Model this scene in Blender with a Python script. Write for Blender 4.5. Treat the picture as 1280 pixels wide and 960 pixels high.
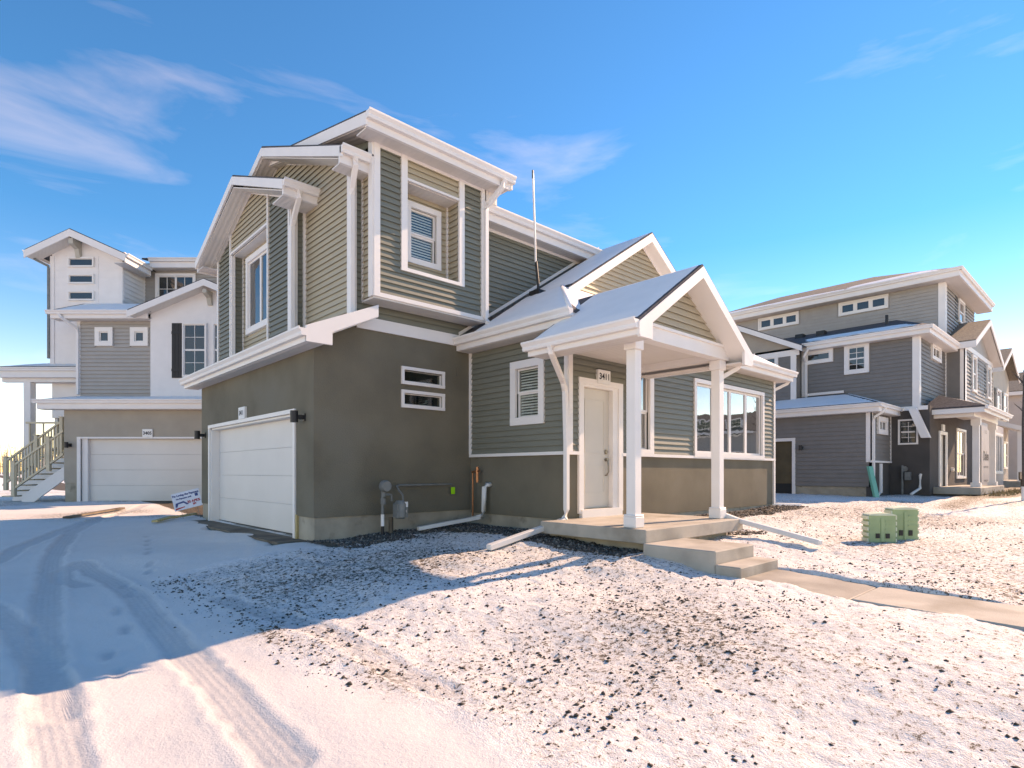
import bpy, bmesh, math, random
import numpy as np
from mathutils import Vector, Matrix
random.seed(7); rng = np.random.default_rng(7)
for o in list(bpy.data.objects): bpy.data.objects.remove(o)
S = bpy.context.scene; COL = S.collection
H = 1.6                      # eye height; builders below measure heights from the eye, H lifts them to ground level

# ---------------------------------------------------------------- camera, sky, sun, exposure
cam = bpy.data.cameras.new('camera'); camo = bpy.data.objects.new('camera', cam); COL.objects.link(camo)
YAW = math.degrees(math.atan(780/725))
camo.location = (0, 0, H); camo.rotation_euler = (math.radians(90), 0, math.radians(YAW-90))
cam.sensor_width = 36; cam.lens = 36*725/1280; cam.shift_y = 110/1280; cam.clip_start = .05; cam.clip_end = 6000
S.camera = camo
SUN_EL, SUN_AZ = 30.0, -8.0  # degrees; azimuth counted from +X towards +Y
world = bpy.data.worlds.new('World'); S.world = world; world.use_nodes = True
wn = world.node_tree; wn.nodes.clear()
def wnode(t, **k):
    n = wn.nodes.new(t)
    for a, b in k.items(): setattr(n, a, b)
    return n
sky = wnode('ShaderNodeTexSky', sky_type='NISHITA', sun_disc=False, sun_elevation=math.radians(SUN_EL),
            sun_rotation=math.radians(90-SUN_AZ), altitude=1600, air_density=1.0, dust_density=.0, ozone_density=1.0)
bg = wnode('ShaderNodeBackground'); bg.inputs['Strength'].default_value = .15
out = wnode('ShaderNodeOutputWorld')
hs = wnode('ShaderNodeHueSaturation'); hs.inputs['Saturation'].default_value = 1.56; hs.inputs['Hue'].default_value = .505
tc = wnode('ShaderNodeTexCoord'); mp = wnode('ShaderNodeMapping')
mp.inputs['Scale'].default_value = (1.3, 1.3, 6.0); mp.inputs['Rotation'].default_value = (0.12, .1, .6); mp.inputs['Location'].default_value = (2.3, 4.7, 2.9)
cn = wnode('ShaderNodeTexNoise'); cn.inputs['Scale'].default_value = 2.1; cn.inputs['Detail'].default_value = 9; cn.inputs['Roughness'].default_value = .54
cn.inputs['Distortion'].default_value = .45
cr = wnode('ShaderNodeValToRGB'); cr.color_ramp.elements[0].position = .52; cr.color_ramp.elements[1].position = .95
cr.color_ramp.elements[1].color = (.20, .20, .20, 1)
mx = wnode('ShaderNodeMix', data_type='RGBA'); mx.inputs[7].default_value = (7.6, 7.6, 7.8, 1)
L = wn.links.new
L(sky.outputs[0], hs.inputs['Color']); L(tc.outputs['Generated'], mp.inputs['Vector']); L(mp.outputs[0], cn.inputs['Vector'])
L(cn.outputs[0], cr.inputs[0]); L(cr.outputs[0], mx.inputs[0]); L(hs.outputs[0], mx.inputs[6]); L(mx.outputs[2], bg.inputs[0]); L(bg.outputs[0], out.inputs[0])
sl = bpy.data.lights.new('sun', 'SUN'); sl.energy = 2.8; sl.angle = math.radians(.53); sl.color = (1, .985, .955)
slo = bpy.data.objects.new('sun', sl); COL.objects.link(slo)
sd = Vector((math.cos(math.radians(SUN_EL))*math.cos(math.radians(SUN_AZ)), math.cos(math.radians(SUN_EL))*math.sin(math.radians(SUN_AZ)), math.sin(math.radians(SUN_EL))))
slo.rotation_euler = sd.to_track_quat('Z', 'Y').to_euler(); slo.location = sd*60
S.view_settings.view_transform = 'Standard'; S.view_settings.look = 'None'; S.view_settings.exposure = 1.3; S.view_settings.gamma = 1
S.view_settings.use_white_balance = True; S.view_settings.white_balance_temperature = 13000; S.view_settings.white_balance_tint = 32
S.render.engine = 'CYCLES'

# ---------------------------------------------------------------- materials
MATS = {}
def mat(name, col, rough=.6, var=.08, scale=4.0, bump=0.0, bscale=60.0, metal=0.0, objvar=0.0, spec=.4, stretch=None, dirt=None):
    m = bpy.data.materials.new(name); m.use_nodes = True; nt = m.node_tree; N = nt.nodes; b = N['Principled BSDF']
    b.inputs['Roughness'].default_value = rough; b.inputs['Metallic'].default_value = metal; b.inputs['Specular IOR Level'].default_value = spec
    t = N.new('ShaderNodeTexCoord'); src = t.outputs['Object']
    if stretch:
        q = N.new('ShaderNodeMapping'); q.inputs['Scale'].default_value = stretch; nt.links.new(src, q.inputs[0]); src = q.outputs[0]
    n = N.new('ShaderNodeTexNoise'); n.inputs['Scale'].default_value = scale; n.inputs['Detail'].default_value = 6; nt.links.new(src, n.inputs['Vector'])
    r = N.new('ShaderNodeValToRGB'); r.color_ramp.elements[0].position = .3; r.color_ramp.elements[1].position = .7
    r.color_ramp.elements[0].color = tuple(c*(1-var) for c in col)+(1,); r.color_ramp.elements[1].color = tuple(min(1, c*(1+var)) for c in col)+(1,)
    nt.links.new(n.outputs[0], r.inputs[0]); o = r.outputs[0]
    if dirt:
        n3 = N.new('ShaderNodeTexNoise'); n3.inputs['Scale'].default_value = dirt[1]; n3.inputs['Detail'].default_value = 7; nt.links.new(src, n3.inputs['Vector'])
        r3 = N.new('ShaderNodeValToRGB'); r3.color_ramp.elements[0].position = dirt[2]; r3.color_ramp.elements[1].position = dirt[2]+.16; nt.links.new(n3.outputs[0], r3.inputs[0])
        m3 = N.new('ShaderNodeMix'); m3.data_type = 'RGBA'; m3.inputs[7].default_value = dirt[0]+(1,); nt.links.new(r3.outputs[0], m3.inputs[0]); nt.links.new(o, m3.inputs[6]); o = m3.outputs[2]
    if objvar:
        oi = N.new('ShaderNodeObjectInfo'); mr = N.new('ShaderNodeMapRange'); mr.inputs[3].default_value = 1-objvar; mr.inputs[4].default_value = 1+objvar
        nt.links.new(oi.outputs['Random'], mr.inputs[0]); vm = N.new('ShaderNodeVectorMath'); vm.operation = 'SCALE'
        nt.links.new(o, vm.inputs[0]); nt.links.new(mr.outputs[0], vm.inputs[3]); o = vm.outputs[0]
    nt.links.new(o, b.inputs['Base Color'])
    if bump:
        n2 = N.new('ShaderNodeTexNoise'); n2.inputs['Scale'].default_value = bscale; n2.inputs['Detail'].default_value = 4; nt.links.new(t.outputs['Object'], n2.inputs['Vector'])
        bp = N.new('ShaderNodeBump'); bp.inputs['Strength'].default_value = bump; bp.inputs['Distance'].default_value = .01; nt.links.new(n2.outputs[0], bp.inputs['Height']); nt.links.new(bp.outputs[0], b.inputs['Normal'])
    MATS[name] = m; return m
mat('green_siding', (.192, .196, .158), .55, .06, 3, .15, 40, objvar=.04, stretch=(1, 1, 6))
mat('tan_siding', (.45, .385, .28), .55, .05, 3, .15, 40, objvar=.03, stretch=(1, 1, 6))
mat('stucco', (.172, .150, .110), .95, .17, 1.1, 1.0, 75, dirt=((.188, .172, .135), .55, .55))
mat('white_trim', (.81, .775, .745), .5, .035, 2.0)
mat('white_door', (.71, .67, .63), .55, .03, 1.2)
mat('front_door', (.62, .585, .52), .5, .04, 1.5)
mat('concrete', (.43, .39, .335), .85, .18, 2.2, .5, 90, dirt=((.27, .235, .19), 1.3, .53))
mat('foundation', (.36, .315, .25), .9, .2, 2.5, .4, 70, dirt=((.15, .12, .09), 3, .6))
mat('wet_concrete', (.26, .225, .185), .55, .25, 1.6, .25, 120, dirt=((.46, .41, .34), .9, .54))
mat('apron', (.17, .13, .095), .8, .3, 3, .4, 60, dirt=((.08, .055, .04), 2, .5))
mat('shingle', (.075, .072, .078), .9, .35, 14, .5, 60)
mat('brown_shingle', (.20, .165, .13), .9, .3, 12, .5, 60)
mat('metal_black', (.02, .02, .022), .45)
mat('grey_metal', (.17, .185, .18), .5, .15, 9)
mat('white_plate', (.8, .8, .78), .6)
mat('copper', (.52, .22, .12), .35, .2, 8, metal=.8)
mat('pvc', (.72, .72, .70), .45, .06, 3)
mat('green_tag', (.22, .75, .03), .5)
mat('nickel', (.28, .25, .21), .35, metal=.9)
mat('blind', (.80, .79, .74), .6)
mat('dark_room', (.03, .03, .03), .9)  # near-black colour stands in for the shade inside unlit rooms
mat('curtain', (.33, .30, .27), .9)
mat('ink', (.02, .02, .03), .6)
mat('navy', (.02, .07, .22), .6)
mat('red_ink', (.60, .04, .05), .6)
mat('sign_white', (.66, .72, .82), .5)
mat('utility_green', (.30, .42, .23), .55, .08, 5)
mat('pale_green', (.60, .66, .50), .55, .08, 5)
mat('lumber', (.50, .37, .18), .8, .25, 5, .3, 40, stretch=(1, 8, 1))
mat('rail_tan', (.66, .545, .40), .65, .1, 3)
mat('post_tan', (.46, .43, .37), .6, .06, 3)
mat('left_grey', (.40, .372, .345), .6, .04, 3)
mat('left_stucco', (.385, .335, .28), .9, .06, 2, .4, 110)
mat('left_white', (.80, .765, .745), .7, .03, 3)
mat('shutter_black', (.025, .024, .025), .6)
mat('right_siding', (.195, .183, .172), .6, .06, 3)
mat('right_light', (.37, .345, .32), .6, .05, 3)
mat('right_stucco', (.085, .075, .070), .9, .1, 2, .4, 110)
mat('beige', (.50, .44, .37), .8, .06, 2)
mat('house_wrap', (.52, .46, .43), .6, .06, 2)
mat('brown_door', (.10, .073, .04), .6, .25, 2)
mat('teal', (.02, .40, .30), .45)
mat('bark', (.09, .075, .065), .9, .3, 20, .6, 50)
mat('far_tree', (.28, .25, .23), 1, .2, 3)
mat('soil', (.075, .060, .048), .95, .4, 30, .6, 80)
mat('straw', (.33, .24, .12), .9, .3, 10)
def stone_mat():
    m = mat('stone', (.16, .14, .12), .85, .3, 5)
    nt = m.node_tree; N = nt.nodes; b = N['Principled BSDF']
    at = N.new('ShaderNodeAttribute'); at.attribute_name = 'tone'; r = N.new('ShaderNodeValToRGB')
    r.color_ramp.elements[0].color = (.03, .026, .024, 1); r.color_ramp.elements[1].color = (.44, .39, .34, 1)
    e = r.color_ramp.elements.new(.55); e.color = (.13, .11, .095, 1)
    nt.links.new(at.outputs['Fac'], r.inputs[0]); nt.links.new(r.outputs[0], b.inputs['Base Color'])
stone_mat()
def snow_mat():
    m = mat('snow', (.84, .82, .81), .7, .03, 3, .35, 35)
    b = m.node_tree.nodes['Principled BSDF']; b.inputs['Subsurface Weight'].default_value = 0
snow_mat()
def soffit_mat():
    m = mat('soffit', (.70, .655, .615), .6, .03, 2); nt = m.node_tree; N = nt.nodes; b = N['Principled BSDF']
    t = N.new('ShaderNodeTexCoord'); w = N.new('ShaderNodeTexWave'); w.bands_direction = 'X'; w.inputs['Scale'].default_value = 3.1
    w2 = N.new('ShaderNodeTexWave'); w2.bands_direction = 'Y'; w2.inputs['Scale'].default_value = 3.1
    g = N.new('ShaderNodeNewGeometry')
    for q in (w, w2): nt.links.new(t.outputs['Object'], q.inputs['Vector'])
    mm = N.new('ShaderNodeMath'); mm.operation = 'MINIMUM'; nt.links.new(w.outputs[1], mm.inputs[0]); nt.links.new(w.outputs[1], mm.inputs[1])
    bp = N.new('ShaderNodeBump'); bp.inputs['Strength'].default_value = .35; bp.inputs['Distance'].default_value = .01
    nt.links.new(mm.outputs[0], bp.inputs['Height']); nt.links.new(bp.outputs[0], b.inputs['Normal'])
soffit_mat()
def glass_mat(name, tint, ior):
    m = bpy.data.materials.new(name); m.use_nodes = True; nt = m.node_tree; N = nt.nodes; N.clear()
    o = N.new('ShaderNodeOutputMaterial'); g = N.new('ShaderNodeBsdfGlossy'); g.inputs['Roughness'].default_value = .015
    tr = N.new('ShaderNodeBsdfTransparent'); tr.inputs[0].default_value = tint+(1,)
    lw = N.new('ShaderNodeLayerWeight'); lw.inputs[0].default_value = .5; pw = N.new('ShaderNodeMath'); pw.operation = 'POWER'; pw.inputs[1].default_value = ior[1]; f = N.new('ShaderNodeMath'); f.operation = 'MULTIPLY_ADD'; f.inputs[1].default_value = .9-ior[0]; f.inputs[2].default_value = ior[0]
    nt.links.new(lw.outputs['Facing'], pw.inputs[0]); nt.links.new(pw.outputs[0], f.inputs[0]); mxs = N.new('ShaderNodeMixShader')
    t = N.new('ShaderNodeTexCoord'); n = N.new('ShaderNodeTexNoise'); n.inputs['Scale'].default_value = 1.6; bp = N.new('ShaderNodeBump'); bp.inputs['Strength'].default_value = .06; bp.inputs['Distance'].default_value = .05
    nt.links.new(t.outputs['Object'], n.inputs[0]); nt.links.new(n.outputs[0], bp.inputs['Height']); nt.links.new(bp.outputs[0], g.inputs['Normal'])
    nt.links.new(f.outputs[0], mxs.inputs[0]); nt.links.new(tr.outputs[0], mxs.inputs[1]); nt.links.new(g.outputs[0], mxs.inputs[2]); nt.links.new(mxs.outputs[0], o.inputs[0])
    MATS[name] = m
glass_mat('glass', (.90, .93, .91), (.07, 3.2))
glass_mat('glass_strong', (.7, .72, .72), (.22, 1.6))

# ---------------------------------------------------------------- builders
XF = None
KEEP = ('lettering', 'digits', 'crown', 'wing_roof')
class MB:
    def __init__(s): s.v = []; s.f = []; s.a = None
    def prism(s, pts, vec):
        n = len(pts); k = len(s.v); vec = Vector(vec)
        s.v += [Vector(p) for p in pts]+[Vector(p)+vec for p in pts]
        s.f.append(tuple(range(k, k+n))); s.f.append(tuple(range(k+2*n-1, k+n-1, -1)))
        for i in range(n): j = (i+1) % n; s.f.append((k+i, k+j, k+n+j, k+n+i))
        return s
    def box(s, x0, y0, z0, x1, y1, z1): return s.prism([(x0, y0, z0), (x1, y0, z0), (x1, y1, z0), (x0, y1, z0)], (0, 0, z1-z0))
    def fb(s, F, u0, u1, z0, z1, o0, o1):
        a = F.p(u0, z0, o0); b = F.p(u1, z1, o1)
        return s.box(min(a.x, b.x), min(a.y, b.y), min(a.z, b.z), max(a.x, b.x), max(a.y, b.y), max(a.z, b.z))
    def poly(s, F, uz, o0, o1):
        d = F.p(0, 0, o1)-F.p(0, 0, o0)
        return s.prism([F.p(u, z, o0) for u, z in uz], d)
    def tube(s, path, r, n=8, off=0.0, rs=None, sq=(1, 1)):
        path = [Vector(p) for p in path]; k0 = len(s.v)
        for i, p in enumerate(path):
            d = (path[min(i+1, len(path)-1)]-path[max(i-1, 0)]).normalized()
            up = Vector((0, 0, 1)) if abs(d.z) < .9 else Vector((1, 0, 0))
            a = d.cross(up).normalized(); b = a.cross(d).normalized(); rr = rs[i] if rs else r
            for j in range(n):
                t = off+2*math.pi*j/n; s.v.append(p+a*math.cos(t)*rr*sq[0]+b*math.sin(t)*rr*sq[1])
        for i in range(len(path)-1):
            for j in range(n):
                q = (j+1) % n; s.f.append((k0+i*n+j, k0+i*n+q, k0+(i+1)*n+q, k0+(i+1)*n+j))
        s.f.append(tuple(k0+j for j in range(n-1, -1, -1))); s.f.append(tuple(k0+(len(path)-1)*n+j for j in range(n)))
        return s
    def clusters(s):
        n = len(s.v); par = list(range(n))
        def find(a):
            while par[a] != a: par[a] = par[par[a]]; a = par[a]
            return a
        for f in s.f:
            for q in f[1:]: par[find(q)] = find(f[0])
        comp = {}
        for i in range(n): comp.setdefault(find(i), []).append(i)
        if len(comp) < 2: return None
        bb = [[min(s.v[i][k] for i in c) for k in range(3)]+[max(s.v[i][k] for i in c) for k in range(3)]+[c] for c in comp.values()]
        groups = []
        for b in bb:
            g = [b]; rest = []
            for h in groups:
                if any(all(x[k] <= y[k+3]+.012 and y[k] <= x[k+3]+.012 for k in range(3)) for x in g for y in h): g = g+h
                else: rest.append(h)
            groups = rest+[g]
        return [sorted(i for b in g for i in b[6]) for g in groups]
    def build(s, name, m, parent=None, bevel=0.0, smooth=False, kind=None):
        cl = s.clusters() if (kind is None and parent is not None and len(s.v) < 900 and name not in KEEP) else None
        if cl and len(cl) > 1:
            first = None
            for c in cl:
                mp_ = {o: k for k, o in enumerate(c)}; q = MB(); q.v = [s.v[i] for i in c]; q.f = [tuple(mp_[i] for i in f) for f in s.f if f[0] in mp_]
                o = q.build1(name, m, parent, bevel, smooth, kind); first = first or o
            return first
        return s.build1(name, m, parent, bevel, smooth, kind)
    def build1(s, name, m, parent=None, bevel=0.0, smooth=False, kind=None):
        me = bpy.data.meshes.new(name)
        vs = [(XF @ Vector((p[0], p[1], p[2])) if XF else Vector(p))+Vector((0, 0, H)) for p in s.v]
        if s.v: org = Vector((0, 0, 0))
        me.from_pydata([tuple(p) for p in vs], [], s.f); me.validate()
        b = bmesh.new(); b.from_mesh(me); bmesh.ops.recalc_face_normals(b, faces=b.faces[:])
        if bevel: bmesh.ops.bevel(b, geom=b.edges[:], offset=bevel, segments=1, affect='EDGES')
        b.to_mesh(me); b.free()
        if smooth: me.polygons.foreach_set('use_smooth', [True]*len(me.polygons))
        me.materials.append(MATS[m]); o = bpy.data.objects.new(name, me); COL.objects.link(o)
        if parent:
            o.parent = parent
            if parent.type == 'EMPTY': o.matrix_parent_inverse = Matrix.Translation(-parent.location)
        if kind: o['kind'] = kind
        return o
class Fr:                       # a wall plane: 'X' faces -X, 'Y' faces -Y, 'R' faces +X; u runs along the wall, o is the outward offset
    def __init__(s, k, c): s.k = k; s.c = c
    def p(s, u, z, o=0.0):
        if s.k == 'X': return Vector((s.c-o, u, z))
        if s.k == 'R': return Vector((s.c+o, u, z))
        return Vector((u, s.c-o, z))
def empty(name, loc, label=None, cat=None, group=None):
    o = bpy.data.objects.new(name, None); COL.objects.link(o); o.empty_display_size = .2
    p = Vector(loc); p = XF @ p if XF else p
    o.location = p+Vector((0, 0, H)); tag(o, label, cat, group); return o
def tag(o, label=None, cat=None, group=None, kind=None):
    if label: o['label'] = label
    if cat: o['category'] = cat
    if group: o['group'] = group
    if kind: o['kind'] = kind
    return o
def wall(parent, F, u0, u1, z0, z1, holes, m, th=.14, name='wall'):
    us = sorted({u0, u1, *[min(max(h[i], u0), u1) for h in holes for i in (0, 1)]}); zs = sorted({z0, z1, *[min(max(h[i], z0), z1) for h in holes for i in (2, 3)]})
    b = MB()
    if not holes: b.fb(F, u0, u1, z0, z1, 0, -th)
    else:
        for i in range(len(us)-1):
            j = 0
            while j < len(zs)-1:
                def solid(jj):
                    cu = (us[i]+us[i+1])/2; cz = (zs[jj]+zs[jj+1])/2
                    return not any(h[0] < cu < h[1] and h[2] < cz < h[3] for h in holes)
                if not solid(j): j += 1; continue
                e = j
                while e+1 < len(zs)-1 and solid(e+1): e += 1
                b.fb(F, us[i], us[i+1], zs[j], zs[e+1], 0, -th); j = e+1
    return b.build(name, m, parent)
def siding(parent, F, lo, hi, z0, z1, holes, m, pitch=.105, single=True, proud=.034):
    flo = lo if callable(lo) else (lambda z: lo); fhi = hi if callable(hi) else (lambda z: hi)
    n = max(1, round((z1-z0)/pitch)); ph = (z1-z0)/n; allb = MB()
    for i in range(n):
        a = z0+i*ph; c = a+ph
        cuts = sorted([(h[0], h[1]) for h in holes if min(c, h[3])-max(a, h[2]) > .45*ph])
        segs = []; cur = None
        L0, R0, L1, R1 = flo(a), fhi(a), flo(c), fhi(c)
        if R0-L0 < .03: continue
        if R1 < L1: L1 = R1 = (L1+R1)/2
        st = [(L0, L1)]; 
        x = L0
        for h0, h1 in cuts:
            if h1 <= x: continue
            if h0 > x+.01: segs.append((st[0], (h0, h0)) if x == L0 else ((x, x), (h0, h0)))
            x = max(x, h1)
        if x < R0-.01: segs.append((((L0, L1) if x == L0 else (x, x)), (R0, R1)))
        b = MB()
        for (a0, a1), (b0, b1) in segs:
            k = len(b.v)
            hq = .24*ph; prof = [(0, a+hq), (proud-.006, a+hq), (proud-.006, a), (proud, a), (.005, c+hq*.6), (0, c+hq*.6)]
            b.v += [F.p(a0+(a1-a0)*min(1, (z-a)/ph), z, o_) for o_, z in prof]+[F.p(b0+(b1-b0)*min(1, (z-a)/ph), z, o_) for o_, z in prof]
            b.f += [tuple(k+q for q in range(6)), tuple(k+11-q for q in range(6))]+[(k+q, k+(q+1) % 6, k+6+(q+1) % 6, k+6+q) for q in range(6)]
        if not b.v: continue
        if single: b.build('siding_board', m, parent)
        else:
            k = len(allb.v); allb.v += b.v; allb.f += [tuple(q+k for q in f) for f in b.f]
    if not single and allb.v: return allb.build('siding', m, parent, kind='stuff')
def window(parent, F_, u0, u1, z0, z1, trim=.09, nu=1, nz=2, bars=(0, 0), blind=0, glass='glass', tm='white_trim', proud=.035, rail=.035, name='window', depth=.05, back=None, sill=False, hung=True):
    w = MB(); t = trim; F = F_
    if back: proud = max(proud, .085)
    w.fb(F, u0, u0+t, z0+t, z1-t, 0, proud); w.fb(F, u1-t, u1, z0+t, z1-t, 0, proud); w.fb(F, u0, u1, z1-t, z1, 0, proud+.004); w.fb(F, u0, u1, z0, z0+t, 0, proud+.004)
    W = w.build(name, tm, parent)
    if back: F = Fr(F_.k, F_.c-.062 if F_.k != 'R' else F_.c+.062)
    a0, a1, b0, b1 = u0+t, u1-t, z0+t, z1-t
    du = (a1-a0)/nu
    sash = MB(); g = []
    for i in range(nu):
        p0, p1 = a0+i*du, a0+(i+1)*du; dz = (b1-b0)/nz
        for j in range(nz):
            q0, q1 = b0+j*dz, b0+(j+1)*dz; oo = -.025+(-.02 if (j == 0 and hung and not back) else 0)
            r = rail
            sash.fb(F, p0, p0+r, q0, q1, oo-.03, oo+.012); sash.fb(F, p1-r, p1, q0, q1, oo-.03, oo+.012)
            sash.fb(F, p0+r, p1-r, q0, q0+r, oo-.03, oo+.01); sash.fb(F, p0+r, p1-r, q1-r, q1, oo-.03, oo+.01)
            nb, mb_ = bars
            for k in range(1, nb+1):
                c = p0+r+(p1-p0-2*r)*k/(nb+1); sash.fb(F, c-.009, c+.009, q0+r, q1-r, oo-.012, oo+.006)
            for k in range(1, mb_+1):
                c = q0+r+(q1-q0-2*r)*k/(mb_+1); sash.fb(F, p0+r, p1-r, c-.009, c+.009, oo-.012, oo+.004)
            g.append((p0+r, p1-r, q0+r, q1-r, oo-.008))
    sash.build('sash', tm, W)
    for q in g:
        MB().fb(F, q[0]-.005, q[1]+.005, q[2]-.005, q[3]+.005, q[4], q[4]-.006).build('pane', glass, W)
    if blind:
        b = MB(); z = b0+.02; BO = -.043 if back else -.075
        while z < b1-.02:
            k = len(b.v); b.v += [F.p(a0+.03, z, BO), F.p(a1-.03, z, BO), F.p(a1-.03, z+.6*blind, BO-.01), F.p(a0+.03, z+.6*blind, BO-.01)]; b.f.append((k, k+1, k+2, k+3)); z += blind
        b.build('blind', 'blind', W, kind='stuff')
    if back:
        MB().fb(F_, a0-.01, a1+.01, b0-.01, b1+.01, .021, .025).build('dark_backing', back, W)  # flat sheet behind the glass, an unlit room's shade put into its colour
    return W
def slab(parent, pts, th, m, name='roof'): return MB().prism(pts, (0, 0, -th)).build(name, m, parent)
def snow_cover(parent, pts, th=.045, n=24, k=24, jit=.06, name='snow', holes=0.0, lift=.004):
    """snow lying on a roof slope; pts = four corners in order; thins out with a ragged margin"""
    P0, P1, P2, P3 = [Vector(p) for p in pts]; v = []; f = []
    ph = random.random()*50; lw = (P1-P0).length; lh = (P3-P0).length
    for top in (0, 1):
        for i in range(n+1):
            for j in range(k+1):
                s, t = i/n, j/k
                js = jit*(math.sin(t*31+ph)+.6*math.sin(t*73+ph*2))*.5; jt = jit*(math.sin(s*37+ph)+.6*math.sin(s*91+ph))*.5
                es = (1-2*s)*abs(js)/max(lw, .1)*(1 if i in (0, n) else .3); et = (1-2*t)*abs(jt)/max(lh, .1)*(1 if j in (0, k) else .3)
                s2, t2 = s+es, t+et
                q = P0.lerp(P1, s2).lerp(P3.lerp(P2, s2), t2)
                e = min(i, n-i, j, k-j); h = 0 if e == 0 else th*(.55 if e == 1 else 1)*(.9+.1*math.sin(i*1.7+ph)*math.sin(j*1.3))
                q = q+Vector((0, 0, lift+(h if top else 0))); v.append(q)
    m_ = k+1
    for i in range(n):
        for j in range(k):
            a = i*m_+j+(n+1)*m_; f.append((a, a+1, a+m_+1, a+m_))
    b = MB(); b.v = v; b.f = f
    # drop the unused lower sheet, closing is not needed because the margin meets the shingles
    off = (n+1)*m_; b.v = v[off:]; b.f = [tuple(q-off for q in x) for x in f]
    return b.build(name, 'snow', parent, smooth=True, kind='stuff')
def gutter(parent, p0, p1, outw, m='white_trim', s=1.0, name='gutter'):
    p0 = Vector(p0); p1 = Vector(p1); o = Vector(outw)
    prof = [(0, -.13), (.075, -.13), (.085, -.10), (.082, -.075), (.115, -.035), (.12, -.03), (.12, 0), (.105, 0), (.1, -.02), (0, -.02)]
    return MB().prism([p0+o*a*s+Vector((0, 0, b*s)) for a, b in prof], p1-p0).build(name, m, parent)
def downspout(parent, path, w=.075, m='white_trim', name='downspout'):
    return MB().tube(path, w*.707, 4, math.pi/4).build(name, m, parent, bevel=.006)
def text_on(parent, F, uc, zc, o, txt, size, m, name='lettering', flip=1, rot=0.0, bold=.0):
    cu = bpy.data.curves.new('t', 'FONT'); cu.body = txt; cu.size = size; cu.align_x = 'CENTER'; cu.align_y = 'CENTER'; cu.offset = bold; cu.resolution_u = 3
    ob = bpy.data.objects.new('t', cu); COL.objects.link(ob); me = bpy.data.meshes.new_from_object(ob.evaluated_get(bpy.context.evaluated_depsgraph_get()))
    bpy.data.objects.remove(ob); b = MB(); c, s = math.cos(rot), math.sin(rot)
    b.v = [F.p(uc+flip*(v.co.x*c-v.co.y*s), zc+v.co.x*s+v.co.y*c, o) for v in me.vertices]; b.f = [tuple(p.vertices) for p in me.polygons]
    bpy.data.meshes.remove(me); return b.build(name, m, parent)
def rake(parent, F, pts, w, o0, o1, m='white_trim', name='rake_board'):
    b = MB()
    for (u0, z0), (u1, z1) in zip(pts[:-1], pts[1:]):
        b.poly(F, [(u0, z0), (u1, z1), (u1, z1-w), (u0, z0-w)], o0, o1)
    return b.build(name, m, parent)

# ---------------------------------------------------------------- ground
GP = np.array([(0, 0, -1.62), (0, 3, -1.6), (3, 0, -1.58), (2.9, 3.2, -1.47), (.7, 5.5, -1.52), (1, 9, -1.38), (-3, 10, -1.4), (1.2, 13, -1.2), (2.2, 5.7, -1.42),
    (4, 8.9, -1.13), (3.9, 11, -1.11), (3.9, 14.5, -1.11), (2.5, 10.5, -1.22), (5.5, 8.9, -1.06), (7.1, 8.8, -1.02), (6.9, 7.5, -1.02), (6.6, 6.3, -1.05), (6.5, 4.5, -1.10), (5.2, 6.3, -1.16), (4, 5.7, -1.28), (5, 4, -1.3),
    (6.3, 3, -1.22), (7.6, 3, -1.20), (6.3, 1.9, -1.28), (7.6, 1.9, -1.24), (6.3, 0, -1.36), (7.6, 0, -1.33), (9.5, 6.3, -.98), (9.4, 4.3, -1.05), (12, 6.3, -.93), (15, 6.3, -.88), (16, 9, -.88), (10.7, 2.7, -1.1), (15, 2, -1.08),
    (23, 6, -.88), (23, 9, -.84), (20, 12, -.85), (26, 4, -.85), (30, 3, -.85), (35, -5, -1.0), (45, 5, -.8), (20, -5, -1.15), (10, -6, -1.4), (1, 17, -1.07), (3, 22, -.98), (-5, 22, -1.0), (-14, 20, -1.1), (8, 24, -.97), (60, 20, -.8), (-20, -10, -1.6), (80, -20, -1), (0, 60, -1.3), (-60, 60, -1.5), (120, 60, -1)])
def gz(x, y):
    x = np.asarray(x, float); y = np.asarray(y, float); num = np.zeros_like(x); den = np.zeros_like(x)
    for a, b, c in GP:
        w = 1/((x-a)**2+(y-b)**2+.05)**1.6; num += w*c; den += w
    return num/den
def g1(x, y): return float(gz(np.array([x]), np.array([y]))[0])
TRACKS = [[(.35, 3.0), (.35, 4.78), (.43, 5.87), (.5, 6.9), (.62, 8.4), (.85, 10.7), (1.4, 14.1), (2.3, 16.8), (3.0, 18.4)],
          [(1.2, 3.0), (1.24, 4.4), (1.27, 5.04), (1.3, 6.04), (1.32, 7.34), (1.3, 8.85), (1.15, 10.2), (.9, 9.9), (.85, 9.3), (1.0, 8.7)],
          [(-.9, 9.4), (.28, 11.0), (.75, 12.9), (1.2, 14.3), (2.06, 16.2), (3.77, 20.3)],
          [(-.4, 10), (.08, 8.07), (.29, 6.96), (.39, 5.85), (.42, 4.6)],
          [(2.30, 3.2), (2.28, 4.1), (2.28, 4.98), (2.22, 5.75), (2.0, 6.8)]]
FEET = [(.75+.05*(-1)**k+.13*k, 5.2+.62*k, 1.35) for k in range(6)]+[(1.75+.1*k, 9.0+.55*k+.06*(-1)**k, 1.2) for k in range(7)]+[(2.6+.3*k, 6.4+.35*k+.1*(-1)**k, .9) for k in range(5)]
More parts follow.
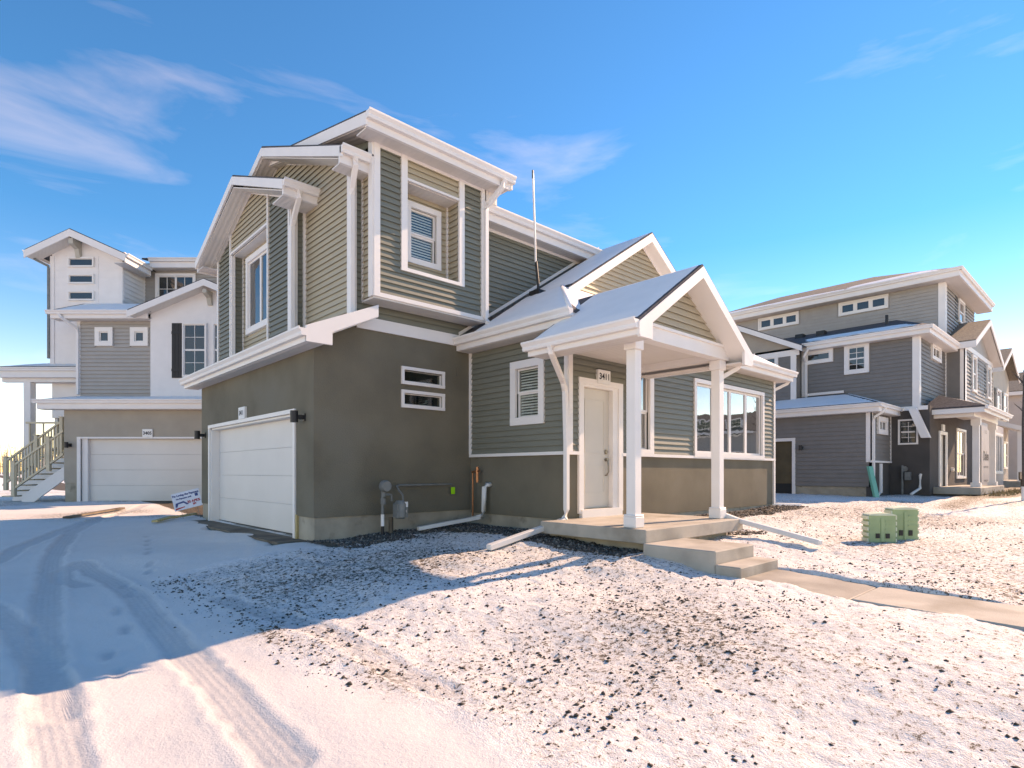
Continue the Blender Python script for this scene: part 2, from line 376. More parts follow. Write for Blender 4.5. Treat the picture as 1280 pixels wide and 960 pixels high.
def vnoise(x, y, sc, seed=0):
    x = x*sc+seed*17.3; y = y*sc+seed*9.1; xi = np.floor(x).astype(int); yi = np.floor(y).astype(int); fx = x-xi; fy = y-yi
    fx = fx*fx*(3-2*fx); fy = fy*fy*(3-2*fy)
    def h(a, b): return (np.sin(a*127.1+b*311.7+seed*74.7)*43758.5453) % 1.0
    return (h(xi, yi)*(1-fx)+h(xi+1, yi)*fx)*(1-fy)+(h(xi, yi+1)*(1-fx)+h(xi+1, yi+1)*fx)*fy
def sstep(a, b, x): t = np.clip((x-a)/(b-a), 0, 1); return t*t*(3-2*t)
def axis(lo, hi, far):
    a = list(np.arange(lo, hi, .034)); s = .034; x = hi
    while x < hi+10: a.append(x); x += .08
    s = .1
    while x < far: a.append(x); x += s; s *= 1.14
    s = .06; x = lo
    while x > -far: x -= s; a.insert(0, x); s *= 1.14
    return np.array(a)
def build_ground():
    xs = axis(-.6, 9.5, 2500); ys = axis(.3, 12, 2500); X, Y = np.meshgrid(xs, ys, indexing='ij'); x = X.ravel(); y = Y.ravel()
    z = gz(x, y); near = np.exp(-((np.maximum(0, np.hypot(x-6, y-6)-25))/30)**2)
    drive = np.maximum(sstep(2.15, 1.75, x+.18*np.sin(y*1.7)), sstep(8.2, 8.7, y)*sstep(4.4, 4.1, x))*sstep(23, 21, y)
    lump = (vnoise(x, y, 3.1, 1)-.5)*.030+(vnoise(x, y, 8.5, 2)-.5)*.018+(vnoise(x, y, 19, 3)-.5)*.014
    z = z+near*(lump*(1-drive)+drive*((vnoise(x, y, 1.3, 4)-.5)*.02+(vnoise(x, y, 6, 5)-.5)*.006))
    track = np.zeros_like(x); lat = np.zeros_like(x)
    for T in TRACKS:
        best = np.full_like(x, 9.); sg = np.zeros_like(x)
        for (a, b), (c, d) in zip(T[:-1], T[1:]):
            ex, ey = c-a, d-b; t = np.clip(((x-a)*ex+(y-b)*ey)/(ex*ex+ey*ey), 0, 1); dx = x-a-t*ex; dy = y-b-t*ey; dd = np.hypot(dx, dy)
            m = dd < best; best = np.where(m, dd, best); sg = np.where(m, (ex*dy-ey*dx)/math.hypot(ex, ey), sg)
        w = .12+(vnoise(x, y, 7, 31)-.5)*.05
        inside = sstep(w+.03, w-.02, best); rim = np.exp(-((best-w-.05)/.035)**2)
        z += -.012*inside+.006*rim; lat = np.where(inside > track, sg, lat); track = np.maximum(track, inside)
    for fx, fy, fa in FEET:
        c_, s_ = math.cos(fa), math.sin(fa); p_ = ((x-fx)*c_+(y-fy)*s_)/.15; q_ = (-(x-fx)*s_+(y-fy)*c_)/.055; r2 = p_*p_+q_*q_; z += -.016*np.exp(-r2**2)+.006*np.exp(-((r2-1.7)/.5)**2); track = np.maximum(track, .8*np.exp(-r2**2))
    dirt = .42+.25*(vnoise(x, y, .5, 6)-.5)
    dirt = dirt*(1-drive)+.02*drive; dirt = dirt*sstep(70, 40, np.hypot(x-6, y-6))
    band = np.exp(-((x-2.05-.12*np.sin(y*2.1))/.28)**2)*sstep(2.5, 3.5, y)*sstep(8.6, 7.6, y); dirt = np.maximum(dirt, (.22+.42*vnoise(x, y, 3, 11))*band)
    bed = np.maximum.reduce([sstep(8.2, 8.5, y+.15*np.sin(x*3))*sstep(4.0, 4.3, x)*sstep(7.4, 7.2, x), sstep(6.15, 6.5, x+.2*np.sin(y*2.5))*sstep(4.4, 5.0, y)*sstep(9, 8.9, y)*sstep(7.4, 7.2, x),
                             sstep(5.35, 5.75, y+.1*np.sin(x*4))*sstep(9.2, 9.5, x)*sstep(15.6, 15.2, x)*sstep(6.6, 6.4, y), np.exp(-((x-4.1)/.25)**2)*sstep(8.0, 8.5, y)*sstep(9.6, 9.2, y)])
    dirt = np.maximum(dirt, bed*.95)
    mud = sstep(14.6, 16.5, y)*sstep(20.5, 18.5, y)*sstep(5, 3.5, x)*(.35*vnoise(x, y, 1.1, 8)+.2); dirt = np.maximum(dirt, mud)
    rmud = sstep(4.6, 4.9, y)*0+np.exp(-((y-2.9-.03*x)/.9)**2)*sstep(16, 20, x)*.62+sstep(24.5, 25.5, x)*sstep(2.2, 3.4, y)*sstep(6, 5.2, y)*.8; dirt = np.maximum(dirt, rmud*sstep(60, 45, x))
    en = (vnoise(x, y, 2.3, 21)-.5)*.22+(vnoise(x, y, 9, 22)-.5)*.12; en2 = (vnoise(x, y, 2.1, 23)-.5)*.1+(vnoise(x, y, 9, 24)-.5)*.08; wk = sstep(6.50, 6.60, x+en)*sstep(7.47, 7.40, x+en2)*sstep(3.5, 3.4, y); z = z-.12*wk
    ap = sstep(3.5+.12*np.sin(y*1.9)+.08*np.sin(y*5.3), 3.66+.12*np.sin(y*1.9)+.08*np.sin(y*5.3), x)*sstep(4.1, 4.0, x)*sstep(9.1, 9.3, y)*sstep(15.0, 14.8, y); z = z-.05*ap
    n, k = len(xs), len(ys)
    v = np.stack([x, y, z+H], 1); i = np.arange(n-1)[:, None]*k+np.arange(k-1)[None, :]; i = i.ravel(); f = np.stack([i, i+k, i+k+1, i+1], 1)
    me = bpy.data.meshes.new('ground'); me.vertices.add(len(v)); me.vertices.foreach_set('co', v.ravel()); me.loops.add(f.size); me.loops.foreach_set('vertex_index', f.ravel().astype(np.int32))
    me.polygons.add(len(f)); me.polygons.foreach_set('loop_start', np.arange(len(f), dtype=np.int32)*4); me.polygons.foreach_set('loop_total', np.full(len(f), 4, np.int32)); me.polygons.foreach_set('use_smooth', np.ones(len(f), bool))
    me.update()
    for nm, a in (('dirt', dirt), ('track', track), ('lat', lat), ('drive', drive)):
        at = me.attributes.new(nm, 'FLOAT', 'POINT'); at.data.foreach_set('value', a.astype(np.float32))
    o = bpy.data.objects.new('ground', me); COL.objects.link(o); o['kind'] = 'structure'
    m = bpy.data.materials.new('snowy_ground'); m.use_nodes = True; nt = m.node_tree; N = nt.nodes; b = N['Principled BSDF']; b.inputs['Roughness'].default_value = .75; b.inputs['Specular IOR Level'].default_value = .25
    def nd(t, **kk):
        q = N.new(t)
        for a, c in kk.items(): setattr(q, a, c)
        return q
    def at(nm): q = nd('ShaderNodeAttribute'); q.attribute_name = nm; return q.outputs['Fac']
    def math_(op, a, c, c2=None):
        q = nd('ShaderNodeMath', operation=op)
        for i_, s_ in enumerate((a, c, c2)):
            if s_ is None: continue
            if isinstance(s_, (int, float)): q.inputs[i_].default_value = s_
            else: nt.links.new(s_, q.inputs[i_])
        return q.outputs[0]
    def noise(sc, det=5, ro=.6):
        q = nd('ShaderNodeTexNoise'); q.inputs['Scale'].default_value = sc; q.inputs['Detail'].default_value = det; q.inputs['Roughness'].default_value = ro; nt.links.new(tcx.outputs['Object'], q.inputs['Vector']); return q.outputs[0]
    tcx = nd('ShaderNodeTexCoord')
    n1 = noise(21, 6, .66); n2 = noise(80, 3, .6); n3 = noise(2.0, 4)
    mixn = math_('ADD', math_('MULTIPLY', n1, .62), math_('ADD', math_('MULTIPLY', n2, .30), math_('MULTIPLY', n3, .08)))
    d = at('dirt'); thr = math_('MULTIPLY_ADD', d, -.50, .752)
    e = math_('SUBTRACT', mixn, thr); soil = nd('ShaderNodeMapRange'); soil.interpolation_type = 'SMOOTHSTEP'; soil.inputs[1].default_value = -.012; soil.inputs[2].default_value = .045; nt.links.new(e, soil.inputs[0])
    thin = nd('ShaderNodeMapRange'); thin.inputs[1].default_value = -.16; thin.inputs[2].default_value = .0; thin.inputs[4].default_value = .42; nt.links.new(e, thin.inputs[0])
    def mixc(fac, a, c):
        q = nd('ShaderNodeMix', data_type='RGBA')
        if isinstance(fac, float): q.inputs[0].default_value = fac
        else: nt.links.new(fac, q.inputs[0])
        for i_, s_ in ((6, a), (7, c)):
            if isinstance(s_, tuple): q.inputs[i_].default_value = s_+(1,)
            else: nt.links.new(s_, q.inputs[i_])
        return q.outputs[2]
    c = mixc(n3, (.80, .785, .77), (.86, .845, .83))
    c = mixc(at('drive'), c, mixc(n3, (.67, .625, .585), (.76, .72, .685)))
    c = mixc(thin.outputs[0], c, (.46, .39, .32))
    soilc = mixc(noise(23, 4), (.045, .036, .030), (.20, .15, .105))
    c = mixc(soil.outputs[0], c, soilc)
    tr = at('track'); la = at('lat')
    tread = math_('MULTIPLY', math_('SINE', math_('MULTIPLY_ADD', la, 125.0, math_('MULTIPLY', n1, 2.5)), 0.0), tr)
    c = mixc(math_('MULTIPLY', tr, math_('MULTIPLY_ADD', n1, .7, .05)), c, (.42, .40, .39))
    nt.links.new(c, b.inputs['Base Color'])
    hh = math_('ADD', math_('MULTIPLY', mixn, 1.0), math_('ADD', math_('MULTIPLY', soil.outputs[0], -.10), math_('MULTIPLY', tread, .01)))
    hh = math_('MULTIPLY', hh, math_('SUBTRACT', 1.0, math_('MULTIPLY', at('drive'), .72)))
    hh = math_('ADD', hh, math_('MULTIPLY', tread, math_('MULTIPLY', n3, .022)))
    bp = nd('ShaderNodeBump'); bp.inputs['Strength'].default_value = .9; bp.inputs['Distance'].default_value = .038; nt.links.new(hh, bp.inputs['Height']); nt.links.new(bp.outputs[0], b.inputs['Normal'])
    me.materials.append(m)
    return (xs, ys, (z).reshape(n, k))
GXS, GYS, GZ = build_ground()
def gh(x, y):                    # height of the finished ground sheet
    i = np.clip(np.searchsorted(GXS, x)-1, 0, len(GXS)-2); j = np.clip(np.searchsorted(GYS, y)-1, 0, len(GYS)-2); return GZ[i, j]

# walkway, joint strip, garage apron
def walkway():
    ys = [3.14, 2.5, 1.95]; zs = [-1.225, -1.262, -1.29]
    b = MB(); b.prism([(6.46, 3.09, -1.225), (6.46, 1.97, -1.285), (6.46, 1.97, -1.42), (6.46, 3.09, -1.42)], (1.0, 0, 0))
    w = b.build('walkway', 'wet_concrete', None, bevel=.008); w['kind'] = 'structure'
    b = MB(); b.prism([(6.46, 1.95, -1.275), (6.46, -14, -1.62), (6.46, -14, -1.8), (6.46, 1.95, -1.42)], (1.0, 0, 0))
    q = b.build('walkway', 'concrete', None, bevel=.012); q['kind'] = 'structure'
    b = MB(); b.box(3.55, 9.3, -1.25, 4.06, 14.9, -1.125); q = b.build('garage_apron', 'apron'); q['kind'] = 'structure'
walkway()

# ---------------------------------------------------------------- the main house
house = empty('green_house', (7, 9, -1.1), 'green sided two storey house with white trim, gabled porch and attached garage', 'house')
FG = Fr('X', 4.0); FS = Fr('Y', 8.97); FL = Fr('X', 7.22); FF = Fr('Y', 6.4); FT = Fr('X', 4.68); FB2 = Fr('X', 4.42); FBW = Fr('Y', 8.55)
# foundation
b = MB(); b.box(4.02, 8.99, -1.5, 4.3, 9.63, -.74); b.box(4.02, 14.6, -1.5, 4.3, 15.16, -.74); b.box(4.3, 8.99, -1.5, 7.3, 9.2, -.745); b.box(7.24, 6.42, -1.5, 7.5, 8.99, -.80); b.box(7.5, 6.42, -1.5, 15.18, 6.6, -.83); b.box(15.0, 6.6, -1.5, 15.18, 15, -.83); b.box(4.3, 15.0, -1.5, 15, 15.16, -.74)
b.build('foundation', 'foundation', house)
MB().box(3.985, 9.60, -1.25, 4.05, 9.67, -.72).build('form_board', 'lumber', house)
# garage front, side wall
wall(house, FG, 8.97, 15.18, -.74, 2.22, [(9.72, 14.50, -2, 1.0)], 'stucco')
MB().poly(FS, [(4.14, -.743), (4.72, -.743), (4.72, 2.57), (4.14, 2.31)], 0, -.14).build('wall', 'stucco', house)
wall(house, FS, 4.72, 7.36, -.742, 2.65, [(5.68, 6.51, 1.64, 1.83), (5.68, 6.51, 1.22, 1.42)], 'stucco')
b = MB(); b.box(14.86, 9.1, -.75, 15.0, 15.05, 5.3); b.box(4.14, 15.04, -.75, 4.75, 15.18, 2.2); b.box(4.75, 15.04, -.75, 15.0, 15.18, 5.3); b.build('rear_wall', 'stucco', house)
MB().box(4.1, 8.99, -1.3, 15.1, 15.0, -1.12).build('floor', 'concrete', house)
MB().box(7.1, 9.05, -.75, 7.25, 15.0, 2.6).build('inner_wall', 'dark_room', house)
MB().box(4.75, 9.0, 2.62, 14.9, 15.0, 2.72).build('floor_deck', 'dark_room', house)
# garage door
gd = MB(); gd.fb(FG, 9.66, 9.74, -1.12, 1.0, -.02, .03); gd.fb(FG, 14.48, 14.56, -1.12, 1.0, -.02, .03); gd.fb(FG, 9.66, 14.56, 1.0, 1.07, -.02, .035)
gd.fb(FG, 9.74, 9.78, -1.12, 1.0, -.24, -.02); gd.fb(FG, 14.44, 14.48, -1.12, 1.0, -.24, -.02); gd.fb(FG, 9.74, 14.48, .96, 1.0, -.24, -.02)
GD = gd.build('garage_door', 'white_trim', house)
hgt = (0.96+1.10)/4
for i in range(4):
    z = -1.10+i*hgt; p = MB(); p.fb(FG, 9.78, 14.44, z+.0015, z+hgt-.0015, -.22, -.18)
    P_ = p.build('door_section', 'white_door', GD, bevel=.0025)
    for k in range(2):
        w_ = 4.66/2; u = 9.78+k*w_; q = MB()
        for (a, c, d, e) in ((u+.14, u+w_-.14, z+.12, z+.135), (u+.14, u+w_-.14, z+hgt-.135, z+hgt-.12), (u+.14, u+.155, z+.135, z+hgt-.135), (u+w_-.155, u+w_-.14, z+.135, z+hgt-.135)): q.fb(FG, a, c, d, e, -.181, -.1755)
        
MB().fb(FG, 9.78, 14.44, -1.125, -1.10, -.22, -.17).build('weather_seal', 'metal_black', GD)
# frieze band above side wall, pent roof over the garage door
MB().fb(FS, 4.74, 7.06, 2.44, 2.65, .004, .035).build('frieze_board', 'white_trim', house)
w2 = wall(house, FS, 4.7, 7.3, 2.65, 5.3, [(5.75, 6.33, 3.85, 4.77)], 'stucco', name='upper_side_wall', th=.1)
siding(w2, FS, 4.75, 7.1, 2.655, 2.96, [], 'green_siding', .102)
siding(w2, FS, 4.70, 4.84, 2.66, 5.15, [], 'green_siding', .105, single=False)
pr = slab(house, [(3.72, 8.58, 2.215), (4.72, 8.58, 2.66), (4.72, 15.5, 2.66), (3.72, 15.5, 2.215)], .05, 'shingle', 'pent_roof')
snow_cover(pr, [(3.74, 8.66, 2.222), (4.66, 8.66, 2.632), (4.66, 15.4, 2.632), (3.74, 15.4, 2.222)], .02, 8, 40)
MB().box(3.70, 8.58, 1.99, 3.76, 15.5, 2.19).build('fascia', 'white_trim', house)
MB().box(3.76, 8.62, 1.985, 4.0, 15.46, 2.01).build('soffit', 'soffit', house)
gutter(house, (3.70, 8.55, 2.20), (3.70, 15.53, 2.20), (-1, 0, 0))
b = MB(); Fp = Fr('Y', 8.555); b.poly(Fp, [(3.70, 1.985), (3.70, 2.23), (4.93, 2.775), (4.93, 2.58), (4.12, 2.19), (4.12, 1.985)], 0, -.045); b.build('rake_board', 'white_trim', house)
b = MB(); b.prism([(4.02, 8.63, 2.17), (4.9, 8.63, 2.56), (4.9, 8.96, 2.56), (4.02, 8.96, 2.17)], (0, 0, .02)); b.build('soffit', 'soffit', house)
b = MB(); b.prism([(3.8, 8.6, 2.01), (3.8, 8.6, 2.20), (4.95, 8.6, 2.69), (4.95, 8.6, 2.58)], (0, .34, 0)); b.build('eave_return', 'white_trim', house)
for zz in (1.58, 1.16): window(house, FS, 5.62, 6.57, zz, zz+.32, .055, 1, 1, rail=.018, hung=False)
# gable wall behind (tan)
tz = lambda z: None
def g2lo(z): return 8.97 if z < 5.1 else 8.97+max(0, (z-5.25))/.4
def g2hi(z): return 15.2 if z < 5.1 else 15.2-max(0, (z-5.25))/.4
W = MB().poly(FT, [(8.99, 2.3), (15.2, 2.3), (15.2, 5.25), (12.09, 6.50), (8.99, 5.25)], 0, -.1).build('gable_wall', 'tan_siding', house)
HB2 = (12.33, 13.87, 3.23, 4.82)
siding(W, FT, g2lo, g2hi, 2.5, 6.45, [(12.25, 13.95, 3.15, 4.9), (14.33, 15.6, 2, 6.0), (10.85, 12.0, 2, 5.35)], 'tan_siding', .1056)
# inset slider window in the front bay
window(house, FT, 12.25, 13.95, 3.15, 4.9, .12, 2, 1, proud=.045, rail=.045, hung=False, back='dark_room')
# front bay (gable 1) : frame of green siding round the recess
WB = MB(); WB.fb(FB2, 10.85, 12.0, 2.45, 5.3, 0, -.24); WB.fb(FB2, 14.33, 15.28, 2.3, 5.4, 0, -.24); WB.poly(FB2, [(10.85, 5.05), (15.28, 5.05), (15.28, 5.28), (13.0, 6.14), (10.85, 5.31)], 0.001, -.2405)
WB = WB.build('front_bay', 'green_siding', house)
b1lo = lambda z: 10.86+max(0, z-5.25)/.393; b1hi = lambda z: 15.26-max(0, z-5.25)/.393
siding(WB, FB2, lambda z: max(10.86, b1lo(z)), lambda z: 11.98, 2.5, 5.9, [], 'green_siding', .105)
siding(WB, FB2, lambda z: 14.37, b1hi, 2.4, 5.6, [], 'green_siding', .105, single=False)
siding(WB, FB2, lambda z: max(12.02, b1lo(z)), lambda z: min(14.31, b1hi(z)), 5.08, 6.13, [], 'tan_siding', .105)
siding(WB, Fr('Y', 10.85), 4.44, 4.66, 2.62, 5.3, [], 'green_siding', .105, single=False)
siding(WB, Fr('Y', 14.33), 4.46, 4.66, 2.62, 5.04, [], 'green_siding', .105, single=False)
MB().box(4.44, 12.0, 5.015, 4.68, 14.33, 5.045).build('recess_soffit', 'white_trim', house)
b = MB()
b.fb(FB2, 10.84, 10.95, 2.5, 5.3, .0, .05); b.box(4.37, 10.80, 2.5, 4.50, 10.86, 5.25)
b.fb(FB2, 11.97, 12.03, 2.45, 5.68, .002, .05); b.fb(FB2, 14.30, 14.36, 2.4, 5.58, .002, .05); b.fb(FB2, 15.22, 15.3, 2.3, 5.3, 0, .05)
b.box(4.39, 14.26, 2.4, 4.47, 14.31, 5.01); b.box(4.64, 14.27, 2.6, 4.675, 14.32, 5.01); b.fb(FB2, 12.03, 14.30, 5.03, 5.075, .002, .05)
b.box(4.61, 10.79, 2.6, 4.677, 10.85, 5.25)
b.build('bay_trim', 'white_trim', house)
# tan corner boards
b = MB(); b.fb(FT, 8.96, 9.08, 2.55, 5.25, 0, .05); b.box(4.63, 8.925, 2.55, 4.73, 8.97, 5.2); b.build('corner_board', 'white_trim', house)
# window bay on the side wall
RB = (5.44, 6.60, 3.50, 5.02)
WW = wall(house, FBW, 4.86, 7.2, 2.92, 5.48, [(RB[0], RB[1], RB[2], RB[3])], 'green_siding', th=.1, name='window_bay')
siding(WW, FBW, 4.88, 7.18, 2.97, 5.45, [(5.36, 6.68, 3.46, 5.6)], 'green_siding', .1035)
siding(WW, FBW, 5.46, 6.58, 5.06, 5.45, [], 'tan_siding', .1, single=False)
Fbk = Fr('Y', 8.90)
wall(WW, Fbk, 5.44, 6.6, 3.5, 5.02, [(5.75, 6.33, 3.85, 4.77)], 'tan_siding', th=.02, name='recess_back')
siding(WW, Fbk, 5.45, 6.6, 3.5, 5.02, [(5.7, 6.38, 3.8, 4.82)], 'tan_siding', .105, single=False)
siding(WW, Fr('X', 6.60), 8.56, 8.9, 3.5, 5.02, [], 'tan_siding', .105, single=False)
MB().box(5.43, 8.56, 4.995, 6.6, 8.9, 5.015).build('recess_soffit', 'soffit', WW)
MB().box(5.43, 8.53, 3.47, 6.6, 8.9, 3.50).build('recess_sill', 'white_trim', WW)
wx = window(house, Fbk, 5.66, 6.42, 3.76, 4.86, .10, 1, 2, proud=.05, blind=.05)
b = MB(); b.fb(FBW, 5.34, 5.46, 3.44, 5.46, 0, .05); b.fb(FBW, 6.58, 6.70, 3.44, 5.46, 0, .05); b.fb(FBW, 5.46, 6.58, 3.44, 3.50, 0, .05); b.fb(FBW, 5.46, 6.58, 5.01, 5.05, 0, .045)
b.fb(FBW, 4.82, 4.93, 2.9, 5.46, .0, .05); b.box(4.79, 8.52, 2.9, 4.82, 8.65, 5.45); b.fb(FBW, 7.11, 7.22, 2.9, 5.46, 0, .05); b.fb(FBW, 4.93, 7.11, 2.9, 2.97, .0, .045); b.box(6.55, 8.85, 3.5, 6.598, 8.895, 4.99); b.box(4.825, 8.90, 2.9, 4.855, 8.955, 5.1)
b.build('bay_trim', 'white_trim', house)
MB().box(4.83, 8.53, 2.87, 7.22, 8.96, 2.90).build('bay_soffit', 'soffit', house)
wl = MB().box(4.855, 8.56, 2.9, 4.95, 12.0, 5.45).build('bay_side_wall', 'tan_siding', house)
siding(wl, Fr('X', 4.855), 8.6, 8.93, 2.92, 5.2, [], 'tan_siding', .105, single=False)
b = MB(); b.poly(Fr('X', 4.855), [(8.6, 5.2), (8.6, 5.52), (12.2, 6.30), (12.2, 6.0)], 0, -.1); b.build('bay_side_wall', 'green_siding', house)
MB().box(7.1, 8.56, 2.9, 7.2, 8.97, 5.45).build('bay_side_wall', 'green_siding', house)
# upper main wall right of the bay
wm = wall(house, FS, 7.2, 14.9, 2.2, 5.25, [], 'green_siding', name='upper_wall')
siding(wm, FS, 7.24, lambda z: min(11.6, 7.0+(z-2.6)/.65), 2.75, 4.93, [], 'green_siding', .1035)
b = MB(); b.prism([(6.9, 8.945, 2.64), (11.2, 8.945, 5.43), (11.2, 8.945, 5.50), (6.9, 8.945, 2.71)], (0, -.02, 0)); b.build('wall_flashing', 'white_trim', house)
# roofs of the two-storey block
rf = MB()
for p in ([(4.3, 8.62, 5.225), (14.6, 8.62, 5.225), (14.6, 12.09, 6.62), (4.3, 12.09, 6.62)], [(4.3, 15.56, 5.225), (14.6, 15.56, 5.225), (14.6, 12.09, 6.62), (4.3, 12.09, 6.62)]): rf.prism(p, (0, 0, -.06))
ROOF = rf.build('main_roof', 'shingle', house)
rake(house, Fr('X', 4.32), [(8.6, 5.19), (12.09, 6.575), (15.6, 5.19)], .17, .0, .04)
b = MB()
for p in ([(4.315, 8.66, 5.01), (4.68, 8.66, 5.01), (4.68, 12.09, 6.38), (4.315, 12.09, 6.38)], [(4.315, 15.5, 5.01), (4.68, 15.5, 5.01), (4.68, 12.09, 6.38), (4.315, 12.09, 6.38)]): b.prism(p, (0, 0, .02))
b.build('rake_soffit', 'soffit', house)
b = MB(); b.poly(FT, [(9.0, 5.16), (12.09, 6.36), (15.2, 5.14), (15.2, 5.21), (12.09, 6.43), (9.0, 5.23)], .022, .035); b.build('rake_trim', 'white_trim', house)
b = MB(); b.box(4.29, 8.64, 4.94, 4.85, 8.70, 5.19); b.box(7.22, 8.64, 4.94, 14.6, 8.70, 5.19); b.build('fascia', 'white_trim', house)
b = MB(); b.box(4.31, 8.70, 4.945, 4.84, 8.97, 4.97); b.box(7.22, 8.70, 4.945, 14.6, 8.97, 4.97); b.build('soffit', 'soffit', house)
gutter(house, (4.28, 8.64, 5.21), (4.83, 8.64, 5.21), (0, -1, 0)); gutter(house, (7.23, 8.64, 5.21), (14.6, 8.64, 5.21), (0, -1, 0))
b = MB(); b.fb(FS, 7.22, 11, 4.89, 4.945, .02, .04); b.build('frieze_board', 'white_trim', house)
downspout(house, [(4.52, 8.58, 5.10), (4.54, 8.6, 4.98), (4.60, 8.84, 4.72), (4.62, 8.89, 4.6), (4.62, 8.89, 2.62)], .085)
# gable 1 roof
rz1 = lambda y: 5.21+(y-10.28)*.3934
rf = MB(); rf.prism([(4.02, 10.28, 5.21), (4.70, 10.28, 5.21), (4.70, 11.7, rz1(11.7)), (4.29, 12.2, rz1(12.2)), (4.29, 13.0, 6.28), (4.02, 13.0, 6.28)], (0, 0, -.06)); rf.prism([(4.02, 15.74, 5.21), (4.29, 15.74, 5.21), (4.29, 13.0, 6.28), (4.02, 13.0, 6.28)], (0, 0, -.06)); rf.build('bay_roof', 'shingle', house)
rake(house, Fr('X', 4.04), [(10.26, 5.175), (13.0, 6.24), (15.76, 5.16)], .17, 0, .04)
b = MB()
for y0 in (10.3, 15.7): b.prism([(4.04, y0, 4.99), (4.42, y0, 4.99), (4.42, 13.0, 6.01), (4.04, 13.0, 6.01)], (0, 0, .02))
b.build('rake_soffit', 'soffit', house)
b = MB(); b.poly(FB2, [(10.86, 5.16), (13.0, 6.0), (15.26, 5.11), (15.26, 5.17), (13.0, 6.06), (10.86, 5.22)], .022, .034); b.build('rake_trim', 'white_trim', house)
b = MB(); b.box(4.03, 10.29, 4.93, 4.67, 10.35, 5.17); b.box(4.04, 15.67, 4.9, 4.6, 15.73, 5.17); b.build('fascia', 'white_trim', house)
b = MB(); b.box(4.05, 10.35, 4.935, 4.67, 10.85, 4.96); b.box(4.05, 15.28, 4.93, 4.6, 15.67, 4.95); b.build('soffit', 'soffit', house)
gutter(house, (4.01, 10.29, 5.19), (4.67, 10.29, 5.19), (0, -1, 0)); gutter(house, (4.02, 15.73, 5.19), (4.6, 15.73, 5.19), (0, 1, 0))
downspout(house, [(4.30, 10.23, 5.08), (4.31, 10.27, 4.96), (4.38, 10.68, 4.72), (4.38, 10.76, 4.6), (4.38, 10.76, 2.55)], .085)
# shed roof over the window bay
rf = MB(); rf.prism([(4.5, 8.20, 5.66), (7.6, 8.20, 5.66), (7.6, 12.6, 6.65), (4.5, 12.6, 6.65)], (0, 0, -.06)); rf.build('bay_shed_roof', 'shingle', house)
rake(house, Fr('X', 4.53), [(8.17, 5.615), (12.6, 6.61)], .19, 0, .045); rake(house, Fr('R', 7.57), [(8.17, 5.615), (12.6, 6.61)], .19, 0, .045)
b = MB(); b.prism([(4.525, 8.20, 5.425), (4.87, 8.20, 5.425), (4.87, 12.4, 6.37), (4.525, 12.4, 6.37)], (0, 0, .02)); b.box(4.54, 8.22, 5.42, 7.56, 8.57, 5.445); b.build('soffit', 'soffit', house)
MB().box(4.51, 8.18, 5.41, 7.58, 8.235, 5.62).build('fascia', 'white_trim', house)
MB().box(7.2, 8.5, 5.2, 7.5, 9.2, 5.44).build('eave_return', 'soffit', house)
gutter(house, (4.49, 8.18, 5.65), (7.62, 8.18, 5.65), (0, -1, 0))
MB().fb(FBW, 4.9, 7.2, 5.37, 5.42, .02, .04).build('frieze_board', 'white_trim', house)
downspout(house, [(7.35, 8.11, 5.53), (7.34, 8.15, 5.40), (7.22, 8.42, 5.12), (7.19, 8.47, 5.0), (7.19, 8.47, 2.98), (7.16, 8.38, 2.83)], .085)
# ---- living wing
DOOR = (7.58, 8.42, -.66, 1.46); WA = (8.81, 9.66, .30, 2.0); WBC = (11.18, 14.55, .32, 1.99); SW = (6.92, 7.77, .84, 1.99)
def inset(r, t): return (r[0]+t, r[1]-t, r[2]+t, r[3]-t)
wall(house, FL, 6.4, 8.97, -.80, .30, [], 'stucco'); wls = wall(house, FL, 6.4, 8.97, .30, 2.5, [inset(SW, .08)], 'green_siding', name='small_window_wall')
siding(wls, FL, 6.44, 8.93, .345, 2.33, [SW], 'green_siding', .105)
wall(house, FF, 7.36, 15.2, -.83, .30, [(DOOR[0]-.02, DOOR[1]+.02, -2, 3)], 'stucco')
wlf = wall(house, FF, 7.36, 15.2, .30, 2.5, [(DOOR[0]-.02, DOOR[1]+.02, -2, DOOR[3]+.02), inset(WA, .08), inset(WBC, .08)], 'green_siding', name='front_wall')
siding(wlf, FF, 7.26, 15.16, .345, 2.33, [(7.46, 8.66, -2, 1.60), WA, WBC], 'green_siding', .105)
MB().box(15.06, 6.54, -.83, 15.2, 9.0, 2.5).build('end_wall', 'green_siding', house)
MB().box(7.4, 8.98, -.8, 15.0, 9.1, 2.5).build('inner_wall', 'curtain', house); MB().box(7.3, 6.5, -.85, 15.1, 8.98, -.80).build('floor', 'lumber', house)
b = MB(); b.fb(FL, 6.37, 8.96, .29, .345, .0, .05); b.fb(FF, 7.19, 7.47, .29, .345, .0, .05); b.fb(FF, 8.66, 15.22, .29, .345, 0, .05)
b.fb(FL, 6.37, 6.45, .345, 2.33, .001, .05); b.fb(FF, 7.185, 7.28, .345, 2.33, .001, .05); b.fb(FL, 8.91, 8.965, .345, 2.33, .001, .05); b.fb(FF, 15.14, 15.22, -.83, 2.33, .001, .045)
b.build('corner_trim', 'white_trim', house)
window(house, FL, SW[0], SW[1], SW[2], SW[3], .135, 1, 2, proud=.05, blind=.05, rail=.03)
window(house, FF, WA[0], WA[1], WA[2], WA[3], .13, 1, 2, proud=.05, glass='glass_strong')
window(house, FF, WBC[0], WBC[1], WBC[2], WBC[3], .085, 4, 1, proud=.055, glass='glass_strong', rail=.05, hung=False)
